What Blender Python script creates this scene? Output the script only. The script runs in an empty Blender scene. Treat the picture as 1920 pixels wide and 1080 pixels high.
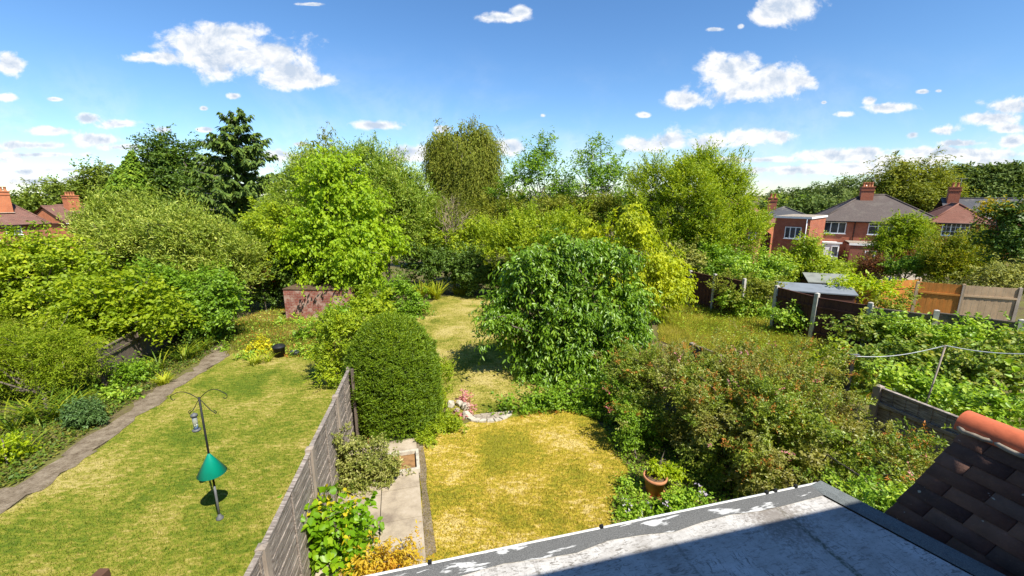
import bpy, math, random
import numpy as np
from mathutils import Matrix, Vector

# ------------------------------------------------------------------ camera, sky, sun, exposure
C = bpy.context.scene
COL = C.collection
H = 5.2                         # eye height above the garden
PITCH = math.radians(12.5)
FPX = 790.0                     # focal length in photo pixels (1920 wide)
cd = bpy.data.cameras.new('camera'); cam = bpy.data.objects.new('camera', cd); COL.objects.link(cam)
cam.location = (0, 0, H); cam.rotation_euler = (math.pi/2 - PITCH, 0, 0)
cd.sensor_width = 36; cd.lens = 36*FPX/1920; cd.clip_start = .05; cd.clip_end = 6000
C.camera = cam
SUN_EL = math.radians(52); SUN_AZ = math.atan2(.66, -.75)     # azimuth from +Y towards +X
SUN_DIR = Vector((math.sin(SUN_AZ)*math.cos(SUN_EL), math.cos(SUN_AZ)*math.cos(SUN_EL), math.sin(SUN_EL)))
sl = bpy.data.lights.new('sun', 'SUN'); sl.energy = 4.8; sl.angle = math.radians(.5); sl.color = (1, .95, .86)
so = bpy.data.objects.new('sun', sl); COL.objects.link(so)
so.rotation_euler = (-SUN_DIR).to_track_quat('-Z', 'Y').to_euler(); so.location = (6, -6, 20)
C.view_settings.view_transform = 'Standard'; C.view_settings.look = 'None'
C.view_settings.exposure = .95; C.view_settings.gamma = 1
C.render.engine = 'CYCLES'
cy = C.cycles
cy.max_bounces = 6; cy.diffuse_bounces = 3; cy.glossy_bounces = 2; cy.transmission_bounces = 4; cy.transparent_max_bounces = 6
cy.caustics_reflective = False; cy.caustics_refractive = False
cy.use_denoising = True
try:
    cy.denoiser = 'OPENIMAGEDENOISE'; cy.denoising_prefilter = 'ACCURATE'
except Exception:
    pass

CT, ST = math.cos(PITCH), math.sin(PITCH)
def ray(px, py):
    xd = (px-960)/FPX; yd = (py-540)/FPX
    F = CT - ST*yd; D = ST + CT*yd
    return xd/F, D/F
def P(px, py, Y):
    a, b = ray(px, py); return np.array((a*Y, Y, H-b*Y))
def PZ(px, py, z):
    a, b = ray(px, py); Y = (H-z)/b; return np.array((a*Y, Y, z))
def ground(x, y):
    d = np.asarray(y, float)-14.; d = (d+np.sqrt(d*d+16))/2
    z = -.065*d/(1+(d/95.)**2)**.5
    hill = np.clip((np.hypot(x, y)-130)/260., 0, 1); hill = hill*hill*(3-2*hill)
    right = np.clip((np.asarray(x, float)/np.maximum(np.abs(y), 1)+.1)/1.1, -.12, 1)
    return z + hill*(4+9*right)
def G(px, py):
    a, b = ray(px, py); Y = 10.
    for _ in range(60):
        z = float(ground(a*Y, Y)); Y = .5*Y+.5*(H-z)/b
    return np.array((a*Y, Y, float(ground(a*Y, Y))))
def mpp(px, py, Y):                      # metres per photo pixel at that point
    return Y/(CT-ST*(py-540)/FPX)/FPX

# world: Nishita sky with fair-weather clouds laid out by direction
w = bpy.data.worlds.new('World'); C.world = w; w.use_nodes = True
nt = w.node_tree; N = nt.nodes; L = nt.links
for n in list(N): N.remove(n)
def nd(tree, t, **kw):
    n = tree.nodes.new(t)
    for k, v in kw.items(): setattr(n, k, v)
    return n
def mth(tree, op, a, b=None, c=None, clamp=False):
    n = nd(tree, 'ShaderNodeMath', operation=op, use_clamp=clamp)
    for i, v in enumerate((a, b, c)):
        if v is None: continue
        if isinstance(v, (int, float)): n.inputs[i].default_value = v
        else: tree.links.new(v, n.inputs[i])
    return n.outputs[0]
sky = nd(nt, 'ShaderNodeTexSky', sky_type='NISHITA', sun_disc=False, sun_elevation=SUN_EL, sun_rotation=SUN_AZ,
         altitude=100, air_density=1.0, dust_density=.15, ozone_density=2.0)
hs = nd(nt, 'ShaderNodeHueSaturation'); hs.inputs['Saturation'].default_value = 1.12
tint = nd(nt, 'ShaderNodeMixRGB', blend_type='MULTIPLY'); tint.inputs[0].default_value = 1; tint.inputs[2].default_value = (.86, .97, 1.10, 1)
L.new(sky.outputs[0], tint.inputs[1]); L.new(tint.outputs[0], hs.inputs['Color'])
tc = nd(nt, 'ShaderNodeTexCoord'); sx = nd(nt, 'ShaderNodeSeparateXYZ'); L.new(tc.outputs['Generated'], sx.inputs[0])
yy = mth(nt, 'MAXIMUM', sx.outputs[1], .08)
u = mth(nt, 'DIVIDE', sx.outputs[0], yy); v = mth(nt, 'DIVIDE', sx.outputs[2], yy)
uv = nd(nt, 'ShaderNodeCombineXYZ'); L.new(u, uv.inputs[0]); L.new(v, uv.inputs[1])
# (photo px centre x, y, half width, half height)
CL = [(400,95,120,42),(480,105,130,48),(540,140,80,35),(350,80,60,32),(300,108,75,14),(595,150,45,16),(440,60,80,22),
      (1370,130,75,34),(1450,150,80,38),(1395,165,95,33),(1290,188,50,20),(1510,152,26,16),
      (1490,15,85,36),(1440,30,40,22),(20,120,32,26),(12,184,26,10),
      (940,33,55,10),(975,22,22,14),(707,234,60,11),(828,242,20,11),(958,275,36,21),(762,288,55,18),(790,292,35,20),
      (1210,272,60,19),(1260,262,50,24),(1330,268,60,19),(1400,262,60,21),(1460,256,38,18),(1300,300,60,11),
      (1585,214,25,8),(1670,202,55,11),(1630,188,16,11),(1545,192,7,4),(1570,292,85,15),(1620,286,40,12),
      (1860,222,60,16),(1890,198,55,20),(1712,253,16,10),(1768,244,36,13),(1800,268,50,9),(1770,285,110,12),(1700,300,120,12),(1830,290,110,12),(1480,318,120,10),(1620,312,160,9),(1780,335,180,10),(1360,300,90,9),(1890,240,40,10),
      (1855,305,70,16),(1900,265,30,14),(1560,322,160,10),(1690,322,140,9),(1440,300,60,9),(1208,216,14,6),(1017,217,8,5),
      (165,222,28,11),(225,233,50,11),(300,243,30,8),(90,246,52,10),(65,272,90,9),(190,262,60,14),(230,276,55,9),(15,296,30,9),
      (110,318,55,6),(50,322,25,7),(95,290,90,6),(440,180,16,7),(382,203,9,5),(100,186,16,5),(525,290,35,14),(385,243,20,6),(560,270,24,6),(560,300,40,12),
      (60,340,70,8),(150,335,40,6),(1340,55,20,5),(1390,50,10,7),(580,8,30,4),(640,305,40,14),(1730,172,16,5),(1760,170,8,4),(395,300,40,10)]
dmin = None
for cx, cy_, rx, ry in CL:
    a, b = ray(cx, cy_); a1, _ = ray(cx+rx, cy_); _, b1 = ray(cx, cy_-ry)
    su = 1/abs(a1-a); sv = 1/abs(b1-b)
    m = nd(nt, 'ShaderNodeVectorMath', operation='MULTIPLY_ADD'); L.new(uv.outputs[0], m.inputs[0])
    m.inputs[1].default_value = (su, sv, 0); m.inputs[2].default_value = (-a*su, b*sv, 0)
    ln = nd(nt, 'ShaderNodeVectorMath', operation='LENGTH'); L.new(m.outputs[0], ln.inputs[0])
    k = ln.outputs['Value']
    if dmin is None: dmin = k
    else:
        s = nd(nt, 'ShaderNodeMath', operation='SMOOTH_MIN'); L.new(dmin, s.inputs[0]); L.new(k, s.inputs[1]); s.inputs[2].default_value = .35
        dmin = s.outputs[0]
def cnoise(off, scale, detail, rough, dist=0):
    mp = nd(nt, 'ShaderNodeVectorMath', operation='MULTIPLY_ADD'); L.new(uv.outputs[0], mp.inputs[0])
    mp.inputs[1].default_value = (1, 1.35, 1); mp.inputs[2].default_value = off
    n = nd(nt, 'ShaderNodeTexNoise'); L.new(mp.outputs[0], n.inputs['Vector'])
    n.inputs['Scale'].default_value = scale; n.inputs['Detail'].default_value = detail; n.inputs['Roughness'].default_value = rough
    n.inputs['Distortion'].default_value = dist
    return n.outputs[0]
n1 = cnoise((0, 0, 0), 13, 9, .62, .3); n2 = cnoise((-.008, -.024, 0), 13, 5, .6, .3); n3 = cnoise((3, 1, 0), 5, 3, .5)
mask = mth(nt, 'SUBTRACT', 1.0, dmin)
dens = mth(nt, 'ADD', mth(nt, 'MULTIPLY', mask, 1.05), mth(nt, 'MULTIPLY', mth(nt, 'SUBTRACT', n1, .5), 2.3))
dens = mth(nt, 'ADD', dens, mth(nt, 'MULTIPLY', mth(nt, 'SUBTRACT', n3, .5), .7)); n4 = cnoise((5, 3, 0), 38, 6, .62, .2)
dens = mth(nt, 'ADD', dens, mth(nt, 'MULTIPLY', mth(nt, 'SUBTRACT', n4, .5), .8))
mr = nd(nt, 'ShaderNodeMapRange', interpolation_type='SMOOTHSTEP'); L.new(dens, mr.inputs[0])
mr.inputs[1].default_value = -.06; mr.inputs[2].default_value = .6
front = mth(nt, 'GREATER_THAN', sx.outputs[1], .1)
veil = nd(nt, 'ShaderNodeMapRange', interpolation_type='SMOOTHSTEP'); L.new(cnoise((7, 2, 0), 3.2, 6, .6, .4), veil.inputs[0]); veil.inputs[1].default_value = .42; veil.inputs[2].default_value = .75
low = nd(nt, 'ShaderNodeMapRange', interpolation_type='SMOOTHSTEP'); L.new(v, low.inputs[0]); low.inputs[1].default_value = .34; low.inputs[2].default_value = .05
vl = mth(nt, 'MULTIPLY', mth(nt, 'MULTIPLY', veil.outputs[0], low.outputs[0]), .45)
alpha = mth(nt, 'MULTIPLY', mth(nt, 'MULTIPLY', mth(nt, 'MAXIMUM', mr.outputs[0], vl), front), .97)
lit = mth(nt, 'MULTIPLY', mth(nt, 'SUBTRACT', n1, n2), 3.6)
thick = mth(nt, 'MULTIPLY', mth(nt, 'SUBTRACT', dens, .45, clamp=True), -.7)
shade = mth(nt, 'ADD', mth(nt, 'ADD', lit, thick), .86, clamp=True)
cr = nd(nt, 'ShaderNodeValToRGB'); L.new(shade, cr.inputs[0])
cr.color_ramp.elements[0].color = (3.7, 4.3, 5.2, 1); cr.color_ramp.elements[1].color = (6.6, 6.6, 6.6, 1)
cr.color_ramp.elements[0].position = .25; cr.color_ramp.elements[1].position = .95
mx = nd(nt, 'ShaderNodeMixRGB'); L.new(alpha, mx.inputs[0]); L.new(hs.outputs[0], mx.inputs[1]); L.new(cr.outputs[0], mx.inputs[2])
bg = nd(nt, 'ShaderNodeBackground'); bg.inputs[1].default_value = .085; L.new(mx.outputs[0], bg.inputs[0])
wo = nd(nt, 'ShaderNodeOutputWorld'); L.new(bg.outputs[0], wo.inputs[0])

# ------------------------------------------------------------------ helpers
rng = np.random.default_rng(7); random.seed(7)
def tag(o, label=None, cat=None, group=None, kind=None):
    if label: o['label'] = label
    if cat: o['category'] = cat
    if group: o['group'] = group
    if kind: o['kind'] = kind
    return o
def thing(name, loc, label, cat, group=None):
    o = bpy.data.objects.new(name, None); COL.objects.link(o); o.location = tuple(float(q) for q in loc)
    o.empty_display_size = .2
    return tag(o, label, cat, group)
def link(name, me, parent):
    o = bpy.data.objects.new(name, me); COL.objects.link(o)
    if parent is not None:
        o.parent = parent
        if parent.type == 'EMPTY': o.matrix_parent_inverse = Matrix.Translation(-parent.location)
    return o
def meshnp(name, V, F, mat, parent=None, rnd=None, smooth=False):
    """V (n,3), F (m,k): one mesh object of equal-sided faces."""
    me = bpy.data.meshes.new(name); n, (m, k) = len(V), F.shape
    me.vertices.add(n); me.vertices.foreach_set('co', np.asarray(V, np.float32).ravel())
    me.loops.add(m*k); me.loops.foreach_set('vertex_index', np.asarray(F, np.int32).ravel())
    me.polygons.add(m); me.polygons.foreach_set('loop_start', np.arange(0, m*k, k, dtype=np.int32))
    if smooth: me.polygons.foreach_set('use_smooth', np.ones(m, bool))
    me.update(calc_edges=True)
    if rnd is not None:
        a = me.attributes.new('rnd', 'FLOAT', 'FACE'); a.data.foreach_set('value', np.asarray(rnd, np.float32))
    me.materials.append(mat)
    return link(name, me, parent)
class MB:
    def __init__(s): s.v = []; s.f = []; s.sm = []
    def add(s, vs, fs, sm=False):
        o = len(s.v); s.v += [tuple(float(c) for c in q) for q in vs]; s.f += [tuple(i+o for i in f) for f in fs]; s.sm += [sm]*len(fs)
    def box(s, c, size, ax=None, bev=0):
        """box centred at c; ax = (x axis, y axis, z axis)"""
        ax = ax or ((1, 0, 0), (0, 1, 0), (0, 0, 1)); c = np.array(c, float); A = [np.array(a, float)*h/2 for a, h in zip(ax, size)]
        vs = [c+i*A[0]+j*A[1]+k*A[2] for k in (-1, 1) for j in (-1, 1) for i in (-1, 1)]
        s.add(vs, [(0, 2, 3, 1), (4, 5, 7, 6), (0, 1, 5, 4), (2, 6, 7, 3), (0, 4, 6, 2), (1, 3, 7, 5)])
    def tube(s, pts, r, n=6, cap=True):
        pts = [np.array(p, float) for p in pts]; m = len(pts)
        r = [r]*m if np.isscalar(r) else r
        vs = []; up = np.array((.31, .17, .93))
        for i, p in enumerate(pts):
            t = pts[min(i+1, m-1)]-pts[max(i-1, 0)]; t /= np.linalg.norm(t)+1e-9
            a = np.cross(t, up)
            if np.linalg.norm(a) < .05: a = np.cross(t, (1, 0, 0))
            a /= np.linalg.norm(a); b = np.cross(t, a)
            vs += [p+r[i]*(math.cos(q)*a+math.sin(q)*b) for q in (2*math.pi*j/n for j in range(n))]
        fs = [(i*n+j, i*n+(j+1) % n, (i+1)*n+(j+1) % n, (i+1)*n+j) for i in range(m-1) for j in range(n)]
        if cap: fs += [tuple(range(n))[::-1], tuple(range((m-1)*n, m*n))]
        s.add(vs, fs, True)
    def lathe(s, c, prof, n=24, axis=None):
        c = np.array(c, float); vs = []; m = len(prof)
        for r, z in prof:
            vs += [c+np.array((r*math.cos(q), r*math.sin(q), z)) for q in (2*math.pi*j/n for j in range(n))]
        s.add(vs, [(i*n+j, i*n+(j+1) % n, (i+1)*n+(j+1) % n, (i+1)*n+j) for i in range(m-1) for j in range(n)], True)
    def poly(s, pts): s.add(pts, [tuple(range(len(pts)))])
    def prism(s, pts, dz):
        n = len(pts); b = [np.array(p, float) for p in pts]; t = [p+np.array(dz, float) for p in b]
        s.add(b+t, [tuple(range(n))[::-1], tuple(range(n, 2*n))]+[(i, (i+1) % n, n+(i+1) % n, n+i) for i in range(n)])
    def build(s, name, mat, parent=None, bevel=0):
        me = bpy.data.meshes.new(name); me.from_pydata(s.v, [], s.f); me.update()
        uvl = me.uv_layers.new(name='UVMap'); Z = Vector((0, 0, 1))
        for p, sm in zip(me.polygons, s.sm):
            p.use_smooth = sm; n = p.normal; t = Z.cross(n)
            t = Vector((1, 0, 0)) if t.length < .05 else t.normalized()
            b = n.cross(t)
            for li in p.loop_indices:
                co = me.vertices[me.loops[li].vertex_index].co; uvl.data[li].uv = (co.dot(t), co.dot(b))
        me.materials.append(mat); o = link(name, me, parent)
        if bevel:
            bm = o.modifiers.new('bevel', 'BEVEL'); bm.width = bevel; bm.segments = 2; bm.limit_method = 'ANGLE'
        return o
def norm(a): return a/(np.linalg.norm(a, axis=-1, keepdims=True)+1e-9)
def tubes(name, paths, r0, r1, mat, parent, sides=4):
    """many thin branches as one mesh. paths (n, k, 3)"""
    n, k, _ = paths.shape; t = np.gradient(paths, axis=1); t = norm(t)
    a = norm(np.cross(t, np.array((.3, .2, .93)))); b = np.cross(t, a)
    rr = (np.asarray(r0)[:, None]*(1-np.linspace(0, 1, k))+np.asarray(r1)[:, None]*np.linspace(0, 1, k))[..., None]
    ring = np.stack([paths+rr*(math.cos(q)*a+math.sin(q)*b) for q in 2*np.pi*np.arange(sides)/sides], 2)
    V = ring.reshape(-1, 3); idx = np.arange(n*k*sides).reshape(n, k, sides)
    A = idx[:, :-1]; B = idx[:, 1:]
    F = np.stack([A, np.roll(A, -1, 2), np.roll(B, -1, 2), B], -1).reshape(-1, 4)
    if name is None: return V, F
    return meshnp(name, V, F, mat, parent, smooth=True)
LEAVES = [0]
def leaves(name, b, ax, nr, ln, wd, rnd, mat, parent=None, shape='diamond', fold=.3, curl=.12):
    ax = norm(ax); side = norm(np.cross(ax, nr)); nr = np.cross(side, ax)
    ln = ln[:, None]; wd = wd[:, None]; n = len(b); LEAVES[0] += n
    up = nr*fold*wd*.5
    if shape == 'diamond':
        V = np.stack([b, b+ax*ln*.45+side*wd*.5+up, b+ax*ln-nr*curl*ln, b+ax*ln*.45-side*wd*.5+up], 1).reshape(-1, 3)
        F = (np.arange(n)[:, None]*4+np.array([0, 1, 2, 0, 2, 3])).reshape(-1, 3); rn = np.repeat(rnd, 2)
    else:
        V = np.stack([b, b+ax*ln*.28+side*wd*.46+up, b+ax*ln*.66+side*wd*.40+up-nr*curl*ln*.4, b+ax*ln-nr*curl*ln,
                      b+ax*ln*.66-side*wd*.40+up-nr*curl*ln*.4, b+ax*ln*.28-side*wd*.46+up], 1).reshape(-1, 3)
        F = (np.arange(n)[:, None]*6+np.array([0, 1, 2, 3, 0, 3, 4, 5])).reshape(-1, 4); rn = np.repeat(rnd, 2)
    return meshnp(name, V, F, mat, parent, rnd=rn)

# ------------------------------------------------------------------ materials
MATS = {}
def newmat(name):
    m = bpy.data.materials.new(name); m.use_nodes = True; t = m.node_tree
    for n in list(t.nodes): t.nodes.remove(n)
    o = nd(t, 'ShaderNodeOutputMaterial'); return m, t, o
def ramp(t, fac, cols, pos=None):
    r = nd(t, 'ShaderNodeValToRGB'); e = r.color_ramp.elements; k = len(cols)
    while len(e) < k: e.new(.5)
    for i, c in enumerate(cols):
        e[i].position = pos[i] if pos else i/(k-1) if k > 1 else 0
        e[i].color = (*c, 1)
    t.links.new(fac, r.inputs[0]); return r.outputs[0]
def noise(t, vec, scale, detail=4, rough=.55, dist=0):
    n = nd(t, 'ShaderNodeTexNoise'); n.inputs['Scale'].default_value = scale; n.inputs['Detail'].default_value = detail
    n.inputs['Roughness'].default_value = rough; n.inputs['Distortion'].default_value = dist
    if vec is not None: t.links.new(vec, n.inputs['Vector'])
    return n.outputs[0]
def mapv(t, vec, scale=(1, 1, 1), rot=(0, 0, 0), loc=(0, 0, 0)):
    m = nd(t, 'ShaderNodeMapping'); m.inputs['Scale'].default_value = scale; m.inputs['Rotation'].default_value = rot; m.inputs['Location'].default_value = loc
    t.links.new(vec, m.inputs[0]); return m.outputs[0]
def mixc(t, fac, a, b, mode='MIX'):
    n = nd(t, 'ShaderNodeMixRGB', blend_type=mode)
    for i, q in enumerate((fac, a, b)):
        if isinstance(q, (int, float)): n.inputs[i].default_value = q
        elif isinstance(q, tuple): n.inputs[i].default_value = (*q, 1)
        else: t.links.new(q, n.inputs[i])
    return n.outputs[0]
def bsdf(t, o, col, rough=.8, spec=.3, bump=None, bstr=.4, bdist=.02, metal=0):
    p = nd(t, 'ShaderNodeBsdfPrincipled')
    if isinstance(col, tuple): p.inputs['Base Color'].default_value = (*col, 1)
    else: t.links.new(col, p.inputs['Base Color'])
    if isinstance(rough, (int, float)): p.inputs['Roughness'].default_value = rough
    else: t.links.new(rough, p.inputs['Roughness'])
    p.inputs['Specular IOR Level'].default_value = spec; p.inputs['Metallic'].default_value = metal
    if bump is not None:
        b = nd(t, 'ShaderNodeBump'); b.inputs['Strength'].default_value = bstr; b.inputs['Distance'].default_value = bdist
        t.links.new(bump, b.inputs['Height']); t.links.new(b.outputs[0], p.inputs['Normal'])
    t.links.new(p.outputs[0], o.inputs[0]); return p
def pos(t): return nd(t, 'ShaderNodeNewGeometry').outputs['Position']
def uvn(t): return nd(t, 'ShaderNodeTexCoord').outputs['UV']
def leafmat(name, cols, trans=.35, rough=.5, spec=.35, patch=None, pscale=.8, tcol=(1.25, 1.2, .55)):
    """leaf colours chosen per leaf, patch = a second tint over some clumps"""
    m, t, o = newmat(name)
    at = nd(t, 'ShaderNodeAttribute', attribute_name='rnd')
    col = ramp(t, at.outputs['Fac'], cols)
    ps = pos(t); nz = noise(t, ps, pscale, 2)
    if patch:
        col = mixc(t, mth(t, 'MULTIPLY', mth(t, 'SUBTRACT', nz, .45, clamp=True), 5, clamp=True), col, patch)
    p = nd(t, 'ShaderNodeBsdfPrincipled'); t.links.new(col, p.inputs['Base Color'])
    p.inputs['Roughness'].default_value = rough; p.inputs['Specular IOR Level'].default_value = spec
    tr = nd(t, 'ShaderNodeBsdfTranslucent'); t.links.new(mixc(t, 1., col, tcol, 'MULTIPLY'), tr.inputs[0])
    ms = nd(t, 'ShaderNodeMixShader'); ms.inputs[0].default_value = trans
    t.links.new(p.outputs[0], ms.inputs[1]); t.links.new(tr.outputs[0], ms.inputs[2]); t.links.new(ms.outputs[0], o.inputs[0])
    return m
def plain(name, col, rough=.6, spec=.4, metal=0, var=.15, scale=8):
    m, t, o = newmat(name); ps = pos(t)
    n = noise(t, ps, scale, 5); c2 = tuple(max(0, q*(1-var*2)) for q in col)
    bsdf(t, o, ramp(t, n, [c2, col, tuple(q*(1+var) for q in col)], [.3, .5, .75]), rough, spec, n, .15, .01, metal); return m
def brick(name, c1, c2, mortar, wash=None, sc=1.0):
    m, t, o = newmat(name); uvv = uvn(t)
    b = nd(t, 'ShaderNodeTexBrick'); t.links.new(mapv(t, uvv, (1, 1, 1)), b.inputs['Vector'])
    b.inputs['Scale'].default_value = 1; b.inputs['Brick Width'].default_value = .225*sc; b.inputs['Row Height'].default_value = .075*sc
    b.inputs['Mortar Size'].default_value = .006*sc; b.inputs['Color1'].default_value = (*c1, 1); b.inputs['Color2'].default_value = (*c2, 1)
    b.inputs['Mortar'].default_value = (*mortar, 1)
    ps = pos(t); n = noise(t, ps, 1.3, 6, .65)
    col = mixc(t, .7, b.outputs['Color'], ramp(t, n, [(.65, .6, .6), (1, 1, 1), (1.15, 1.1, 1.0)], [.3, .5, .7]), 'MULTIPLY')
    if wash:
        n2 = noise(t, ps, 2.6, 7, .7); col = mixc(t, ramp(t, n2, [(0, 0, 0), (.75, .75, .75)], [.47, .58]), col, wash)
    bsdf(t, o, col, .85, .2, b.outputs['Fac'], -.5, .01); return m
def tiles(name, c1, c2, row=.1, wid=.165, lichen=(.3, .27, .2), lines=None):
    m, t, o = newmat(name); uvv = uvn(t)
    b = nd(t, 'ShaderNodeTexBrick'); t.links.new(uvv, b.inputs['Vector'])
    b.inputs['Scale'].default_value = 1; b.inputs['Brick Width'].default_value = wid; b.inputs['Row Height'].default_value = row
    b.inputs['Mortar Size'].default_value = .008; b.inputs['Color1'].default_value = (*c1, 1); b.inputs['Color2'].default_value = (*c2, 1)
    b.inputs['Mortar'].default_value = tuple(q*.35 for q in c1)+(1,)
    ps = pos(t); n = noise(t, ps, .9, 7, .7)
    col = mixc(t, ramp(t, n, [(0, 0, 0), (.55, .55, .55)], [.5, .68]), b.outputs['Color'], lichen)
    if lines:
        wv = nd(t, 'ShaderNodeSeparateXYZ'); t.links.new(uvv, wv.inputs[0])
        fr = mth(t, 'FRACT', mth(t, 'DIVIDE', wv.outputs[1], lines)); col = mixc(t, mth(t, 'MULTIPLY', mth(t, 'GREATER_THAN', fr, .8), .7), col, tuple(q*.3 for q in c1))
    bsdf(t, o, col, .85, .2, b.outputs['Fac'], -.4, .02); return m
def woodmat(name, cols, along=(1, 12), rough=.85, sc=3., spot=None, ppos=None):
    m, t, o = newmat(name); uvv = uvn(t)
    n = noise(t, mapv(t, uvv, (along[0], along[1], 1)), sc, 8, .68, .6); ps = pos(t)
    n2 = noise(t, ps, 2.2, 3); col = ramp(t, n, cols, ppos)
    col = mixc(t, .55, col, ramp(t, n2, [(.6, .6, .6), (1.25, 1.22, 1.2)], [.3, .7]), 'MULTIPLY')
    if spot:
        n3 = noise(t, mapv(t, uvv, (along[0]*1.5, along[1]*.5, 1)), 5, 6, .7)
        col = mixc(t, ramp(t, n3, [(0, 0, 0), (.9, .9, .9)], [.62, .68]), col, spot)
    bsdf(t, o, col, rough, .2, n, .5, .01); return m
def grassmat(name, cols, pp, straw, blades=False, sc=.55, green=None, rot=.5):
    """lawn colours follow worn and moist patches in the ground; blades of grass share them"""
    m, t, o = newmat(name); ps = pos(t)
    flat = mapv(t, ps, (1, 1, 0))
    n = noise(t, flat, sc, 4, .6, .3); n2 = noise(t, mapv(t, flat, (1.0, 2.6, 1), (0, 0, rot)), 4.5, 6, .72, .6); n3 = noise(t, flat, 17, 5, .75)
    f = mth(t, 'ADD', mth(t, 'ADD', mth(t, 'MULTIPLY', n, .42), mth(t, 'MULTIPLY', n2, .34)), mth(t, 'MULTIPLY', n3, .24))
    cols = [tuple(q*.80 for q in c) for c in cols]; col = ramp(t, f, cols, pp)
    if blades:
        at = nd(t, 'ShaderNodeAttribute', attribute_name='rnd')
        col = mixc(t, ramp(t, at.outputs['Fac'], [(0, 0, 0), (0, 0, 0), (.5, .5, .5)], [0, .6, 1]), col, tuple(q*.8 for q in straw))
        col = mixc(t, 1., col, ramp(t, at.outputs['Fac'], [(.7, .75, .7), (1.15, 1.15, 1.1)]), 'MULTIPLY')
        d = nd(t, 'ShaderNodeBsdfDiffuse'); t.links.new(col, d.inputs[0])
        tr = nd(t, 'ShaderNodeBsdfTranslucent'); t.links.new(col, tr.inputs[0])
        ms = nd(t, 'ShaderNodeMixShader'); ms.inputs[0].default_value = .4; t.links.new(d.outputs[0], ms.inputs[1]); t.links.new(tr.outputs[0], ms.inputs[2])
        t.links.new(ms.outputs[0], o.inputs[0])
    else:
        bsdf(t, o, col, .95, .1, n3, .8, .03)
    return m
M = {}
def lm(k, cols, trans=.35, *a, **kw):
    g = (1.1, 1.1, 1.) if max(cols[-1]) > .38 else (2.75, 2.25, 1.15)
    M[k] = leafmat('leaf_'+k, [tuple(min(.62, q*w) for q, w in zip(c, g)) for c in cols], min(.48, trans+.08), *a, **kw)
lm('cherry', [(.030,.078,.009),(.058,.130,.013),(.105,.19,.024)], .28, .38, .5)
lm('bright', [(.072,.145,.008),(.108,.195,.010),(.15,.23,.014)], .38, .5, .3)
lm('lime', [(.065,.12,.010),(.10,.165,.012),(.15,.21,.016)], .42, .5, .3)
lm('yellow', [(.34,.40,.012),(.48,.52,.015),(.58,.60,.03)], .42, .5, .3, patch=(.28,.36,.012), pscale=.6)
lm('willow', [(.05,.10,.016),(.09,.16,.024),(.20,.26,.09)], .30, .5, .4)
lm('silver', [(.054,.098,.016),(.098,.155,.028),(.22,.275,.10)], .28, .5, .4)
lm('olive', [(.044,.07,.012),(.075,.105,.018),(.115,.14,.03)], .32, .6, .25)
lm('brownish', [(.036,.058,.013),(.060,.088,.02),(.105,.12,.04)], .3, .7, .2)
lm('mid', [(.035,.085,.010),(.065,.14,.014),(.11,.20,.02)], .32, .5, .35)
lm('midyellow', [(.06,.11,.010),(.11,.18,.013),(.18,.24,.02)], .35, .5, .35)
lm('dark', [(.019,.046,.010),(.036,.076,.015),(.060,.11,.024)], .22, .5, .35)
lm('oak', [(.036,.068,.014),(.064,.105,.020),(.095,.14,.03)], .25, .55, .3)
lm('spruce', [(.020,.045,.013),(.034,.068,.018),(.055,.095,.022)], .12, .6, .25)
lm('cypress', [(.034,.080,.010),(.058,.115,.013),(.085,.145,.018)], .18, .6, .25)
lm('golden', [(.045,.08,.008),(.080,.12,.010),(.155,.155,.012)], .3, .55, .3)
lm('goldtop', [(.25,.20,.008),(.45,.34,.012),(.55,.42,.02)], .35, .55, .3)
lm('yew', [(.024,.058,.006),(.060,.115,.008),(.135,.195,.012)], .20, .5, .3)
lm('abelia', [(.042,.085,.013),(.080,.135,.022),(.15,.195,.045)], .34, .42, .45, patch=(.30,.28,.06), pscale=1.3)
lm('abeliatip', [(.13,.13,.03),(.20,.085,.03),(.16,.13,.05)], .3, .5, .3)
lm('bramble', [(.05,.115,.016),(.10,.19,.028),(.19,.28,.06)], .32, .45, .4)
lm('bramdark', [(.035,.075,.014),(.07,.125,.022),(.16,.18,.07)], .3, .5, .35)
lm('feather', [(.050,.095,.008),(.085,.145,.010),(.125,.17,.016)], .35, .6, .2)
lm('strap', [(.028,.065,.010),(.05,.10,.014),(.13,.17,.02)], .3, .45, .35)
lm('strapyel', [(.20,.26,.015),(.35,.40,.02),(.48,.48,.04)], .35, .5, .3)
lm('hebe', [(.020,.050,.024),(.034,.078,.036),(.055,.11,.05)], .2, .5, .35)
lm('purple', [(.035,.018,.016),(.06,.028,.025),(.10,.05,.035)], .25, .6, .2)
lm('redleaf', [(.035,.020,.008),(.065,.026,.010),(.045,.045,.012)], .35, .5, .3)
lm('varieg', [(.08,.13,.016),(.24,.26,.05),(.50,.48,.20)], .3, .5, .35)
lm('vine', [(.04,.11,.006),(.07,.165,.008),(.12,.21,.010)], .42, .4, .4)
lm('vinetip', [(.35,.30,.02),(.45,.22,.02),(.30,.34,.02)], .4, .45, .3)
lm('acer', [(.55,.36,.03),(.60,.44,.04),(.52,.22,.03)], .4, .5, .3)
lm('lemon', [(.22,.34,.010),(.36,.46,.012),(.48,.52,.02)], .4, .45, .35)
lm('flowery', [(.50,.42,.01),(.62,.52,.02),(.40,.42,.02)], .3, .5, .3)
lm('geran', [(.05,.12,.014),(.09,.18,.02),(.15,.24,.03)], .3, .5, .35)
lm('bluehedge', [(.06,.085,.03),(.10,.13,.05),(.15,.17,.07)], .2, .6, .25)
lm('pinkfl', [(.55,.12,.14),(.65,.25,.28),(.6,.35,.36)], .3, .6, .2)
lm('mauvefl', [(.42,.36,.62),(.55,.48,.75),(.7,.65,.85)], .3, .6, .2)
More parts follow.
